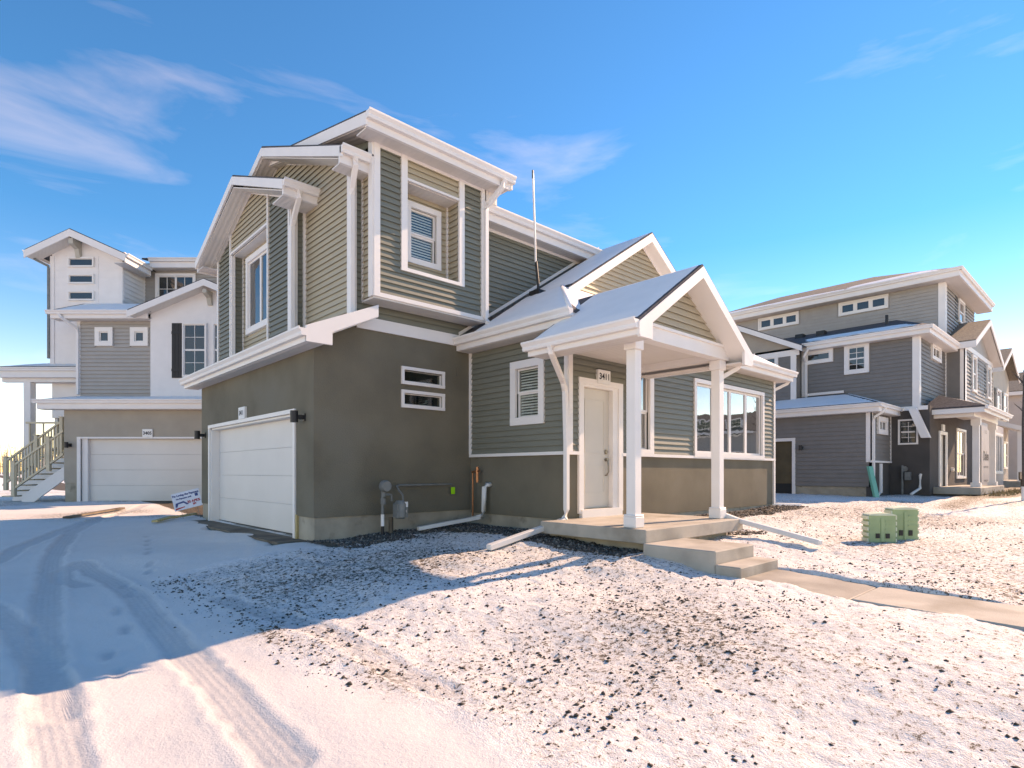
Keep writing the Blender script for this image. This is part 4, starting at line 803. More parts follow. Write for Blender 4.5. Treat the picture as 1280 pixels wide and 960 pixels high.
# stairs with railings
stt = empty('porch_stairs', (-17, 20.3, -.97), 'tan railed outdoor stairs climbing to the porch of the grey house', 'stairs')
def rail_run(d, r0, z0, r1, z1, posts, nb):
    sl_ = (z1-z0)/(r1-r0)
    for r in posts:
        zz = z0+sl_*(r-r0); p_ = MB().box(r-.06, d-.06, zz-(1.05 if r > r0+.3 else 1.08), r+.06, d+.06, zz+.10).build('post', 'rail_tan', stt, bevel=.008)
        MB().box(r-.075, d-.075, zz+.10, r+.075, d+.075, zz+.13).build('post_cap', 'rail_tan', p_)
    for dz, nm in ((0, 'top_rail'), (-.78, 'bottom_rail')):
        MB().prism([(r0, d-.04, z0+dz), (r1, d-.04, z1+dz), (r1, d-.04, z1+dz-.07), (r0, d-.04, z0+dz-.07)], (0, .08, 0)).build(nm, 'rail_tan', stt)
    for i in range(nb):
        r = r0+(i+.7)*(r1-r0)/(nb+.4); zz = z0+sl_*(r-r0); MB().box(r-.021, d-.02, zz-.80, r+.021, d+.02, zz-.05).build('baluster', 'rail_tan', stt)
rail_run(19.6, -16.83, .25, -15.15, 1.42, [-16.83, -15.65], 15)
rail_run(20.75, -18.2, .35, -16.1, 1.85, [-18.1, -17.0, -16.1], 20)
MB().prism([(-16.62, 19.66, -1.05), (-16.25, 19.66, -1.05), (-15.05, 19.66, -.16), (-15.05, 19.66, .28), (-16.62, 19.66, -.80)], (0, .05, 0)).build('stringer', 'left_white', stt)
MB().prism([(-17.9, 20.78, -1.05), (-17.4, 20.78, -1.05), (-15.6, 20.78, .5), (-15.6, 20.78, .86), (-17.9, 20.78, -.6)], (0, .05, 0)).build('stringer', 'left_white', stt)
for i in range(9): MB().box(-17.35+i*.26, 19.72, -.85+i*.19, -17.05+i*.26, 20.76, -.81+i*.19).build('tread', 'rail_tan', stt)
for k in range(4): MB().box(-17.5+k*.5, 21.0, .95, -17.46+k*.5, 21.04, 1.75).build('baluster', 'rail_tan', stt)
MB().box(-17.6, 20.98, 1.75, -15.9, 21.06, 1.82).build('landing_rail', 'rail_tan', stt)
l_ = lamp(LF, -14.86, .90, 'black wall lamp beside the grey house garage door, above the stairs')
plate(LF, -12.23, 1.30, .34, .28, '3405', 'white number sign above the grey house garage door', 1, .15)
# realtor yard sign: leans on scrap lumber
FSg = Fr('Y', 13.9)
ys_ = empty('yard_sign', (-7.75, 13.9, -1.0), 'tilted white yard sign with blue and red print near the garage', 'sign')
def rot_uz(cx, cz, pts, a): return [(cx+x*math.cos(a)-z*math.sin(a), cz+x*math.sin(a)+z*math.cos(a)) for x, z in pts]
a_ = math.radians(14); cx, cz = -7.79, -.665
MB().poly(FSg, rot_uz(cx, cz, [(-.34, -.21), (.34, -.21), (.34, .21), (-.34, .21)], a_), 0, .012).build('sign_board', 'sign_white', ys_)
def sg(txt, x, z, sz, m): q = rot_uz(cx, cz, [(x, z)], a_)[0]; text_on(ys_, FSg, q[0], q[1], .016, txt, sz, m, rot=a_, bold=.003)
sg("I'm Loving the Payment", 0, .14, .068, 'navy'); sg('No Payments until', -.06, .06, .05, 'navy'); sg('30 APR%', .16, -.06, .085, 'red_ink'); sg('BIT', .17, -.13, .06, 'red_ink')
MB().poly(FSg, rot_uz(cx, cz, [(-.30, -.12), (-.28, -.03), (-.08, -.01), (.03, -.10), (-.02, -.11), (-.09, -.05), (-.22, -.06), (-.26, -.13)], a_), .012, .017).build('roof_logo', 'navy', ys_)
MB().poly(FSg, rot_uz(cx, cz, [(.22, .04), (.29, .04), (.29, .11), (.22, .11)], a_), .012, .017).build('emblem', 'navy', ys_); MB().poly(FSg, rot_uz(cx, cz, [(-.31, -.19), (-.08, -.16), (-.08, -.14), (-.31, -.15)], a_), .012, .016).build('stripe', 'red_ink', ys_)
b = MB()
for x in (-.2, .2):
    q = rot_uz(cx, cz, [(x, -.1), (x, -.5)], a_); b.tube([FSg.p(q[0][0], q[0][1], -.01), FSg.p(q[1][0], q[1][1], -.01)], .005, 6)
b.build('wire_stake', 'grey_metal', ys_)
XF = None
def plank(x, y, ang_, ln, w, lab, m='lumber'):
    z = g1(x, y)+.02; c, s = math.cos(ang_), math.sin(ang_); p = [(x-c*ln/2+s*w/2, y-s*ln/2-c*w/2, z), (x+c*ln/2+s*w/2, y+s*ln/2-c*w/2, z+.03), (x+c*ln/2-s*w/2, y+s*ln/2+c*w/2, z+.03), (x-c*ln/2-s*w/2, y-s*ln/2+c*w/2, z)]
    tag(MB().prism(p, (0, 0, .045)).build('scrap_board', m, None, bevel=.004), lab, 'board', 'scrap lumber by the garage')
plank(3.15, 14.9, 1.0, 1.0, .12, 'short yellow scrap board lying in front of the yard sign'); plank(3.75, 15.7, .75, .9, .10, 'scrap board lying between the yard sign and the garage corner'); plank(2.3, 17.9, 1.05, 3.0, .14, 'long muddy scrap board on the sunlit snow in front of the grey garage', 'apron')

# ---------------------------------------------------------------- right neighbour
rh = empty('dark_house', (27, 8, -.88), 'dark grey three storey house with light upper floor, right of the green house', 'house')
R1 = Fr('X', 23.3); R1s = Fr('Y', 6.4); R2 = Fr('X', 25.7); R2s = Fr('Y', 5.5); R1b = Fr('Y', 5.15); RP = Fr('Y', 4.87); R3 = Fr('X', 30.5); R3s = Fr('Y', 5.6); RB_ = Fr('X', 25.1)
w_ = wall(rh, R1, 6.4, 13, -.54, 2.2, [(9.06, 10.05, -2, 1.2)], 'right_siding'); siding(w_, R1, 6.45, 13, -.52, 2.12, [(8.97, 10.12, -2, 1.3)], 'right_siding', .155, single=False)
MB().box(23.33, 6.43, -1.4, 23.6, 8.98, -.54).build('foundation', 'foundation', rh); MB().box(23.45, 6.5, -1.0, 23.5, 9, .3).build('inner_wall', 'dark_room', rh)
b = MB(); b.fb(R1, 8.96, 9.08, -.95, 1.32, -.01, .05); b.fb(R1, 9.08, 10.2, 1.2, 1.32, -.01, .05); dd = b.build('side_door', 'white_trim', rh); MB().fb(R1, 9.08, 10.05, -.9, 1.2, -.12, -.08).build('door_leaf', 'brown_door', dd); MB().fb(R1, 9.06, 10.1, -.95, -.45, -.075, -.06).build('kick_plate', 'dark_room', dd)
w_ = wall(rh, R1s, 23.44, 25.8, .38, 2.2, [], 'right_siding'); siding(w_, R1s, 23.4, 25.65, .42, 2.1, [(23.95, 25.15, 1.35, 2.05)], 'right_siding', .155, single=False); wall(rh, R1s, 23.3, 25.8, -.95, .37, [], 'right_stucco')
b = MB(); b.fb(R1, 6.36, 6.54, .35, 2.15, .0, .04); b.fb(R1s, 23.26, 23.42, .35, 2.15, 0, .04); b.fb(R1s, 23.2, 25.75, .34, .41, 0, .06); b.fb(R1s, 25.62, 25.7, .4, 2.15, 0, .04); b.build('corner_board', 'white_trim', rh)
window(rh, R1s, 23.95, 25.1, 1.38, 2.02, .16, 2, 1, proud=.05, rail=.03, back='dark_room', hung=False)
rf = MB(); rf.prism([(22.95, 6.05, 2.42), (22.95, 13, 2.42), (25.72, 13, 3.17), (25.72, 8.0, 3.17)], (0, 0, -.06)); rf.prism([(22.95, 6.05, 2.42), (25.72, 8.0, 3.17), (25.9, 6.05, 2.42)], (0, 0, -.06)); r_ = rf.build('garage_roof', 'shingle', rh)
snow_cover(r_, [(23.0, 6.15, 2.44), (23.0, 12.9, 2.44), (25.4, 12.9, 3.09), (25.4, 7.85, 3.09)], .03, 10, 30, .1); snow_cover(r_, [(23.05, 6.09, 2.44), (25.8, 6.09, 2.44), (25.68, 7.85, 3.14), (25.6, 7.85, 3.12)], .03, 10, 10, .05)
b = MB(); b.box(22.97, 6.07, 2.12, 23.02, 13, 2.38); b.box(23.02, 6.07, 2.12, 25.9, 6.12, 2.38); b.build('fascia', 'white_trim', rh); b = MB(); b.box(23.02, 6.12, 2.11, 23.3, 13, 2.13); b.box(23.3, 6.12, 2.11, 25.9, 6.4, 2.13); b.build('soffit', 'soffit', rh)
gutter(rh, (22.97, 5.97, 2.41), (22.97, 13, 2.41), (-1, 0, 0)); gutter(rh, (22.9, 6.07, 2.41), (25.9, 6.07, 2.41), (0, -1, 0))
downspout(rh, [(23.5, 6.0, 2.28), (23.48, 6.02, 2.15), (23.38, 6.3, 1.95), (23.38, 6.33, 1.8), (23.38, 6.33, -.7), (23.6, 6.25, -.85), (23.75, 6.2, -.72), (23.75, 6.2, .3)], .08)
lamp(R1, 8.72, .92, 'small square porch light on the dark house beside its side door')
# first floor stucco part
wall(rh, R2, 5.15, 6.5, -.95, 2.45, [(5.6, 6.05, 1.12, 1.88)], 'right_stucco'); wall(rh, R1b, 25.84, 34.3, -.95, 2.45, [(27.3, 28.2, -2, 1.45), (30.4, 32.1, -.2, 1.75)], 'right_stucco')
window(rh, R2, 5.5, 6.14, 1.03, 1.98, .06, 1, 2, (1, 1), proud=.04, rail=.03)
b = MB(); b.fb(R1b, 27.1, 27.3, -.55, 1.58, -.01, .05); b.fb(R1b, 28.2, 28.4, -.55, 1.58, -.01, .05); b.fb(R1b, 27.3, 28.2, 1.45, 1.58, -.01, .05); dd = b.build('front_door', 'white_trim', rh); MB().fb(R1b, 27.3, 28.2, -.55, 1.45, -.1, -.06).build('door_leaf', 'front_door', dd); MB().fb(R1b, 27.55, 27.95, 1.6, 1.85, .0, .05).build('number_plate', 'white_plate', dd)
window(rh, R1b, 30.3, 32.2, -.28, 1.85, .1, 2, 2, proud=.04, glass='glass_strong'); MB().tube([R1b.p(29.3, .1, 0), R1b.p(29.3, .1, .1)], .08, 8).build('vent', 'white_trim', rh)
# second floor
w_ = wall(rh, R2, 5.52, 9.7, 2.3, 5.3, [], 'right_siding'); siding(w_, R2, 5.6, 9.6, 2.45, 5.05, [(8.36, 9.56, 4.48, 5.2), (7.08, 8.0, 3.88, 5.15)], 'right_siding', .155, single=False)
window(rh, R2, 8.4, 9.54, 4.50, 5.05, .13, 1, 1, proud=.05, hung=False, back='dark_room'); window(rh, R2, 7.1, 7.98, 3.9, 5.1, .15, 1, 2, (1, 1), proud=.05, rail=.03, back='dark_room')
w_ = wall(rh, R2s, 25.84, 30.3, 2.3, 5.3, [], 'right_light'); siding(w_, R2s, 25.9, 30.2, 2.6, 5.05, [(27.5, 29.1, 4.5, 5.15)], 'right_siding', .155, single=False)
window(rh, R2s, 27.55, 29.05, 4.45, 5.1, .14, 2, 1, proud=.05, hung=False, back='dark_room')
b = MB(); b.fb(R2, 5.48, 5.68, 2.35, 5.1, 0, .045); b.fb(R2s, 25.66, 25.9, 2.35, 5.1, 0, .045); b.fb(R2s, 30.05, 30.2, 2.35, 5.1, 0, .04); b.fb(R2, 5.2, 9.6, 2.3, 2.45, 0, .06); b.fb(R2, 9.5, 9.62, 3.0, 5.1, 0, .04); b.build('corner_board', 'white_trim', rh)
b = MB(); b.prism([(25.35, 5.5, 2.35), (25.35, 5.75, 2.35), (25.35, 5.35, 1.25), (25.35, 5.08, 1.25)], (.25, 0, 0)); b.build('brace', 'white_trim', rh)
C0 = (25.3, 5.05, 5.34)
rf = MB(); rf.prism([C0, (25.3, 9.4, 5.34), (27, 13.5, 5.9), (30.6, 13.5, 6.88), (30.6, 7.4, 6.88)], (0, 0, -.06)); rf.prism([C0, (30.6, 7.4, 6.88), (30.6, 5.05, 5.36)], (0, 0, -.06)); r_ = rf.build('middle_roof', 'shingle', rh)
snow_cover(r_, [(25.34, 5.2, 5.36), (25.34, 9.3, 5.36), (27.2, 10.2, 5.9), (27.2, 6.2, 5.9)], .03, 14, 24, .35); snow_cover(r_, [(25.4, 5.12, 5.36), (30.4, 5.12, 5.38), (29.5, 6.4, 6.35), (27.4, 5.95, 5.93)], .03, 14, 10, .1)
b = MB(); b.box(25.32, 5.07, 5.05, 25.37, 9.5, 5.3); b.box(25.37, 5.07, 5.05, 30.3, 5.12, 5.3); b.build('fascia', 'white_trim', rh); b = MB(); b.box(25.37, 5.12, 5.04, 25.72, 9.5, 5.06); b.box(25.72, 5.12, 5.04, 30.3, 5.5, 5.06); b.build('soffit', 'soffit', rh)
gutter(rh, (25.32, 4.97, 5.33), (25.32, 9.45, 5.33), (-1, 0, 0)); gutter(rh, (25.25, 5.07, 5.33), (30.2, 5.07, 5.33), (0, -1, 0))
for k, (x, y) in enumerate(((28.2, 9.6), (28.4, 10.6), (27.8, 12))): MB().box(x, y, 6.15, x+.35, y+.35, 6.42+.05*k).build('roof_vent', 'metal_black', rh)
MB().tube([(28.8, 7.3, 6.2), (28.8, 7.3, 6.75)], .06, 8).build('vent_pipe', 'metal_black', rh)
# left bay with gable
w_ = wall(rh, RB_, 9.65, 14, 2.6, 5.2, [], 'right_siding'); siding(w_, RB_, 9.8, 14, 2.9, 4.9, [(10.4, 11.6, 3.9, 5.2)], 'right_siding', .155, single=False); MB().box(25.2, 9.66, 2.6, 25.9, 9.8, 5.2).build('bay_side', 'right_siding', rh)
window(rh, RB_, 10.35, 11.6, 3.8, 5.0, .12, 1, 2, proud=.05, back='dark_room')
MB().poly(RB_, [(9.6, 5.1), (14.4, 5.1), (12.0, 6.25)], 0, -.1).build('bay_gable', 'left_stucco', rh)
rf = MB(); rf.prism([(24.75, 9.3, 5.2), (24.75, 12, 6.52), (29, 12, 6.52), (29, 9.3, 5.2)], (0, 0, -.06)); rf.prism([(24.75, 14.7, 5.2), (24.75, 12, 6.52), (29, 12, 6.52), (29, 14.7, 5.2)], (0, 0, -.06)); rf.build('bay_roof', 'shingle', rh)
rake(rh, Fr('X', 24.78), [(9.28, 5.16), (12, 6.48), (14.7, 5.16)], .22, 0, .04); b = MB(); b.fb(RB_, 9.5, 14, 4.86, 5.1, 0, .05); b.fb(RB_, 9.62, 9.84, 2.9, 4.86, 0, .045); b.build('bay_trim', 'white_trim', rh)
MB().prism([(24.78, 9.32, 4.97), (25.1, 9.32, 4.97), (25.1, 12, 6.29), (24.78, 12, 6.29)], (0, 0, .02)).build('rake_soffit', 'soffit', rh)
downspout(rh, [(25.2, 9.2, 5.1), (25.3, 9.4, 4.8), (25.6, 9.42, 4.6), (25.6, 9.42, 3.1)], .09)
b = MB(); b.prism([(25.0, 8.05, 3.24), (25.0, 13, 3.24), (25.0, 13, 3.34), (25.0, 8.05, 3.34)], (.68, 0, 0)) if False else b.box(25.62, 8.0, 3.18, 25.69, 9.6, 3.28); b.build('wall_flashing', 'white_trim', rh)
# projecting lit bay with gable on the street side
w_ = wall(rh, RP, 30.2, 37.1, 2.35, 5.3, [], 'right_light'); siding(w_, RP, 30.5, 37.0, 2.5, 5.2, [(31.6, 32.7, 3.5, 5.15), (35.2, 36.4, 3.5, 5.15)], 'right_light', .155, single=False, proud=.045); w_ = MB().box(30.2, 4.9, 2.35, 30.34, 6, 5.3).build('bay_side', 'right_siding', rh); siding(w_, Fr('X', 30.2), 4.95, 5.5, 2.5, 5.1, [], 'right_siding', .155, single=False)
b = MB(); b.fb(RP, 30.16, 30.5, 2.4, 5.2, 0, .04); b.fb(Fr('X', 30.2), 4.83, 5.0, 2.4, 5.2, .0, .04); b.fb(RP, 30.2, 37.1, 5.15, 5.35, 0, .06); b.build('corner_board', 'white_trim', rh)
for u in (31.65, 35.3): window(rh, RP, u, u+1.0, 3.5, 5.1, .1, 1, 2, proud=.05, back='dark_room'); shutter(rh, RP, u-.55, u-.05, 3.6, 5.0); shutter(rh, RP, u+1.05, u+1.5, 3.6, 5.0)
MB().poly(RP, [(30.2, 5.3), (37.1, 5.3), (33.5, 6.7)], 0, -.1).build('pediment', 'right_light', rh)
rf = MB(); rf.prism([(30.0, 4.45, 5.43), (33.5, 4.45, 6.87), (33.5, 5.62, 6.87), (30.0, 5.62, 5.43)], (0, 0, -.06)); rf.prism([(37.2, 4.45, 5.43), (33.5, 4.45, 6.87), (33.5, 5.62, 6.87), (37.2, 5.62, 5.43)], (0, 0, -.06)); rf.build('bay_roof', 'brown_shingle', rh)
rake(rh, Fr('Y', 4.47), [(29.98, 5.39), (33.5, 6.83), (37.22, 5.39)], .24, 0, .04); b = MB(); b.prism([(37.15, 4.5, 5.17), (37.15, 4.87, 5.17), (33.5, 4.87, 6.6), (33.5, 4.5, 6.6)], (0, 0, .02)); b.prism([(30.05, 4.5, 5.17), (30.05, 4.87, 5.17), (33.5, 4.87, 6.6), (33.5, 4.5, 6.6)], (0, 0, .02)); b.build('rake_soffit', 'soffit', rh)
b = MB(); b.box(29.98, 4.47, 5.12, 30.04, 5.5, 5.38); b.build('fascia', 'white_trim', rh)
# third floor
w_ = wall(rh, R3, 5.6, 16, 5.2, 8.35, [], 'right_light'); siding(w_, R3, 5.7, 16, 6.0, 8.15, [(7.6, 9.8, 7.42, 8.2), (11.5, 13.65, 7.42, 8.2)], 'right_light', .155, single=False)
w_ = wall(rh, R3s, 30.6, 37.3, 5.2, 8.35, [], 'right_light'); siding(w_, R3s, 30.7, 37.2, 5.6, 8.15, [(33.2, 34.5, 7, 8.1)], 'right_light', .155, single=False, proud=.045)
for u in (7.66, 11.55): window(rh, R3, u, u+2.06, 7.46, 8.1, .07, 3, 1, proud=.05, rail=.085, back='dark_room', hung=False)
window(rh, R3s, 33.2, 34.5, 6.9, 8.0, .1, 1, 2, proud=.05, back='dark_room'); shutter(rh, R3s, 32.6, 33.15, 6.9, 8.0); shutter(rh, R3s, 34.55, 35.1, 6.9, 8.0)
b = MB(); b.fb(R3, 5.55, 5.8, 5.8, 8.2, 0, .045); b.fb(R3s, 30.46, 30.8, 5.5, 8.2, 0, .045); b.build('corner_board', 'white_trim', rh)
rf = MB(); rf.prism([(29.9, 4.95, 8.5), (29.9, 17, 8.5), (34, 14, 10.05), (34, 9.2, 10.05)], (0, 0, -.06)); rf.prism([(29.9, 4.95, 8.5), (34, 9.2, 10.05), (38, 4.95, 8.5)], (0, 0, -.06)); rf.prism([(38, 4.95, 8.5), (34, 9.2, 10.05), (34, 14, 10.05), (38, 17, 8.5)], (0, 0, -.06)); r_ = rf.build('top_roof', 'brown_shingle', rh)
snow_cover(r_, [(29.95, 5.3, 8.52), (29.95, 9.5, 8.52), (31.0, 9.5, 8.93), (31.2, 6.3, 9.0)], .03, 10, 24, .5); snow_cover(r_, [(29.95, 9.2, 8.52), (29.95, 16.9, 8.52), (30.8, 16, 8.86), (30.5, 9.4, 8.75)], .03, 10, 24, .45)
b = MB(); b.box(29.92, 4.97, 8.15, 29.97, 17, 8.46); b.box(29.97, 4.97, 8.15, 38, 5.02, 8.46); b.build('fascia', 'white_trim', rh); b = MB(); b.box(29.97, 5.02, 8.14, 30.5, 17, 8.16); b.box(30.5, 5.02, 8.14, 38, 5.6, 8.16); b.build('soffit', 'soffit', rh)
gutter(rh, (29.92, 4.87, 8.5), (29.92, 17, 8.5), (-1, 0, 0)); gutter(rh, (29.85, 4.97, 8.5), (38, 4.97, 8.5), (0, -1, 0))
b = MB(); b.box(31, 6, -1, 37, 16, 5.1); b.build('body', 'right_siding', rh)
# porch of the right house
MB().box(26.2, 3.75, -.82, 31.6, 5.15, -.56).build('porch_slab', 'concrete', rh, bevel=.015); MB().box(26.4, 3.9, -1.3, 31.4, 5.15, -.82).build('porch_footing', 'soil', rh)
for x in (27.55, 31.2):
    P_ = MB().box(x-.1, 3.98, -.40, x+.1, 4.18, 2.0).build('porch_post', 'white_trim', rh); MB().box(x-.15, 3.93, -.56, x+.15, 4.23, -.40).build('post_base', 'white_trim', P_); MB().box(x-.14, 3.94, 1.75, x+.14, 4.22, 2.0).build('post_cap', 'white_trim', P_)
b = MB(); b.box(26.3, 3.95, 2.0, 31.5, 4.2, 2.3); b.box(26.3, 4.2, 2.0, 26.5, 5.15, 2.3); b.build('porch_beam', 'white_trim', rh)
rf = MB(); rf.prism([(26.0, 3.6, 2.36), (31.8, 3.6, 2.36), (31.8, 4.87, 2.9), (27.2, 5.15, 2.95)], (0, 0, -.06)); rf.prism([(26.0, 3.6, 2.36), (27.2, 5.15, 2.95), (26.0, 5.5, 2.36)], (0, 0, -.06)); r_ = rf.build('porch_roof', 'shingle', rh); snow_cover(r_, [(26.3, 3.65, 2.38), (31.7, 3.65, 2.38), (31.7, 4.8, 2.87), (27.2, 4.95, 2.87)], .03, 20, 8, .08)
gutter(rh, (25.95, 3.6, 2.36), (31.8, 3.6, 2.36), (0, -1, 0)); b = MB(); b.box(26.02, 3.62, 2.12, 31.8, 3.66, 2.34); b.box(26.02, 3.66, 2.12, 26.06, 5.4, 2.34); b.build('porch_fascia', 'white_trim', rh); MB().box(26.06, 3.66, 2.28, 31.8, 5.15, 2.30).build('porch_ceiling', 'soffit', rh)
# small loose things by the right house
tag(MB().prism([(22.75, 6.1, -.92), (22.95, 6.02, -.92), (22.98, 6.25, .2), (22.80, 6.33, .2)], (.05, .08, 0)).build('teal_board', 'teal', None), 'bright teal board leaning on the corner of the dark house', 'board')
gm2 = empty('gas_meter', (25.0, 5.9, -.9), 'small dark gas meter on the dark stucco wall of the right house', 'gas meter')
MB().tube([(25.45, 5.95, -.95), (25.45, 5.95, .25)], .035, 6).build('riser_pipe', 'grey_metal', gm2); MB().box(25.38, 5.7, -.3, 25.62, 5.86, .0).build('meter_body', 'grey_metal', gm2); MB().tube([(25.5, 5.9, .12), (25.62, 5.9, .12)], .1, 10).build('regulator', 'grey_metal', gm2)
dp = empty('discharge_pipe', (25.4, 5.4, -.9), 'white drain pipe elbow at the foot of the dark house wall', 'pipe'); MB().tube([(25.66, 5.42, -.1), (25.60, 5.42, -.12), (25.58, 5.42, -.6), (25.2, 5.62, -.82)], .05, 8).build('elbow_pipe', 'pvc', dp)

# ---------------------------------------------------------------- houses farther along the street
def far_house(x0, x1, y0, label, wm, z1=6.2, two=False, wrap=False):
    f = empty('street_house', ((x0+x1)/2, y0+4, -.85), label, 'house', 'houses farther along the street')
    Fx = Fr('X', x0); Fy = Fr('Y', y0)
    MB().box(x0, y0, -1.0, x1, y0+10, z1).build('wall', wm, f); xm = (x0+x1)/2
    rf = MB(); rf.prism([(x0-.4, y0-.5, z1), (xm, y0-.5, z1+(xm-x0)*.5), (xm, y0+10, z1+(xm-x0)*.5), (x0-.4, y0+10, z1)], (0, 0, -.08)); rf.prism([(x1+.4, y0-.5, z1), (xm, y0-.5, z1+(xm-x0)*.5), (xm, y0+10, z1+(xm-x0)*.5), (x1+.4, y0+10, z1)], (0, 0, -.08)); rf.build('roof', 'brown_shingle', f)
    MB().poly(Fy, [(x0, z1-.05), (x1, z1-.05), (xm, z1+(xm-x0)*.5-.25)], .001, -.1).build('gable', wm, f); rake(f, Fr('Y', y0-.48), [(x0-.42, z1-.05), (xm, z1+(xm-x0)*.5-.05), (x1+.42, z1-.05)], .25, 0, .05)
    MB().box(x0-.42, y0-.45, z1-.3, x0-.36, y0+10, z1-.06).build('fascia', 'white_trim', f)
    wd = x1-x0
    for z in (3.2, .2):
        for k in range(2):
            u = x0+wd*(.16+.42*k); window(f, Fy, u, u+wd*.26, z, z+1.7, .1, 1, 2, proud=.05, glass='glass_strong', back='dark_room')
            if z > 2: shutter(f, Fy, u-.55, u-.05, z, z+1.7); shutter(f, Fy, u+wd*.26+.05, u+wd*.26+.55, z, z+1.7)
    return f
f1 = far_house(43.0, 49.0, 5.6, 'beige house with brown roof just past the dark house', 'beige', 6.0)
rf = MB(); rf.prism([(42.2, 4.2, 2.5), (49, 4.2, 2.5), (49, 5.6, 3.0), (42.2, 5.6, 3.0)], (0, 0, -.25)); rf.build('porch_roof', 'white_trim', f1); MB().box(41.5, 3.9, -.85, 49, 5.6, -.5).build('porch_slab', 'concrete', f1)
for x in (42.6, 47): MB().box(x, 4.3, -.5, x+.2, 4.5, 2.3).build('porch_post', 'white_trim', f1)
far_house(53, 60, 5.0, 'farthest beige gabled house at the right edge', 'house_wrap', 5.6)
hw = empty('wrapped_wall', (36.5, 4.9, -.8), 'unfinished wall covered in pale printed house wrap beyond the dark porch', 'wall')
FHW = Fr('Y', 4.9); MB().fb(FHW, 34.4, 41.0, -.75, 2.4, .0, -.15).build('sheathing', 'house_wrap', hw)
text_on(hw, FHW, 35.6, .75, .006, 'Dalen', .62, 'ink', bold=.012); text_on(hw, FHW, 35.5, 1.9, .006, 'S  DC', .22, 'ink'); text_on(hw, FHW, 35.6, .25, .006, 'weather barrier', .2, 'ink'); text_on(hw, FHW, 35.6, -.4, .006, 'sheathing  tape', .16, 'ink')
window(hw, FHW, 37.6, 40.2, -.1, 2.0, .12, 3, 1, proud=.05, glass='glass_strong', back='dark_room', hung=False)
bn = empty('bench', (38.5, 3.7, -.8), 'dark low bench beyond the dark house porch', 'bench')
MB().box(37.5, 3.5, -.42, 39.5, 3.9, -.34).build('seat', 'apron', bn); MB().box(37.5, 3.86, -.34, 39.5, 3.92, .0).build('backrest', 'apron', bn)
for x in (37.6, 39.3): MB().box(x, 3.55, -.85, x+.1, 3.85, -.42).build('leg', 'apron', bn)
# houses across the street (seen mirrored in the front windows)
def mirrored(x0, x1, y0, z1, label, wm):
    f = far_house(x0, x1, y0, label, wm, z1); Fx = Fr('X', x0)
    for z in (.3, 3.2):
        for u in (y0+1.2, y0+4.2, y0+7.2): window(f, Fx, u, u+1.4, z, z+1.6, .1, 1, 2, (1, 1), proud=.05, back='dark_room')
mirrored(50, 58, -19.5, 3.7, 'grey gabled house across the street mirrored in the front windows', 'left_grey')
mirrored(72, 80, -28, 4.6, 'pale house across the street mirrored in the front windows', 'left_grey')

# ---------------------------------------------------------------- street sapling, utility pedestals, far trees
tr = empty('sapling_tree', (23.7, 2.4, -.95), 'bare young tree with thin dark trunk at the right edge', 'tree')
bx, by = 23.75, 2.36
MB().tube([(bx, by, -1.0), (bx, by, 0), (bx+.04, by+.02, 1.5), (bx+.02, by, 3.0)], .06, 8, rs=[.05, .042, .032, .012]).build('trunk', 'bark', tr, smooth=True); MB().tube([(bx, by, -.95), (bx, by, -.45)], .06, 8).build('trunk_guard', 'pvc', tr)
b = MB()
for i in range(12):
    z = 1.3+random.random()*1.9; a = random.random()*6.28; l = .2+random.random()*.35; p0 = Vector((bx+.03, by+.01, z)); p1 = p0+Vector((math.cos(a)*l*.6, math.sin(a)*l*.6, l*.7)); p2 = p1+Vector((math.cos(a)*.15, math.sin(a)*.15, l*.5)); b.tube([p0, p1, p2], .012, 5, rs=[.016, .009, .003])
    for k in range(3):
        q = p0.lerp(p1, .4+.2*k); a2 = random.random()*6.28; b.tube([q, q+Vector((math.cos(a2)*.18, math.sin(a2)*.18, .2))], .005, 4, rs=[.006, .002])
b.build('crown', 'bark', tr)
def pedestal(x, y, ang_, h, label):
    z0 = g1(x, y)-.05; e = empty('utility_pedestal', (x, y, z0), label, 'utility box', 'green utility pedestals')
    R = Matrix.Translation((x, y, z0)) @ Matrix.Rotation(ang_, 4, 'Z'); global XF; XF = R; w, d = .195, .12
    MB().box(-w, -d, 0, w, d, h).build('body', 'utility_green', e, bevel=.012)
    b = MB(); n = 8; arc = [(-w*1.06*math.cos(math.pi*i/n), 0.0, h-.01+.04*math.sin(math.pi*i/n)) for i in range(n+1)]; b.prism([(p[0], -d*1.1, p[2]) for p in arc], (0, d*2.2, 0)); b.build('lid', 'pale_green', e)
    b = MB()
    for k in range(5): b.box(w, -d*.95, .04+k*h*.19, w+.02, d*.95, .04+k*h*.19+h*.12); b.box(-w-.02, -d*.95, .04+k*h*.19, -w, d*.95, .04+k*h*.19+h*.12)
    b.build('side_ribs', 'pale_green', e, bevel=.004)
    b = MB()
    for k in range(3): b.box(-w*.8, -d-.008, h*(.5+.14*k), -.04, -d, h*(.5+.14*k)+.018); b.box(.04, -d-.008, h*(.5+.14*k), w*.8, -d, h*(.5+.14*k)+.018)
    b.box(-.025, -d-.014, .05, .025, -d, h-.05); b.build('front_ribs', 'utility_green', e)
    b = MB(); b.box(-.10, -d-.016, h*.22, -.045, -d, h*.38); b.box(.045, -d-.016, h*.22, .10, -d, h*.38); b.build('latch', 'metal_black', e)
    XF = None
fa = math.radians(-52)
pedestal(10.62, 2.80, fa, .47, 'nearer green utility pedestal standing in the snowy yard'); pedestal(11.15, 2.62, fa+.06, .55, 'taller green utility pedestal behind the other one')
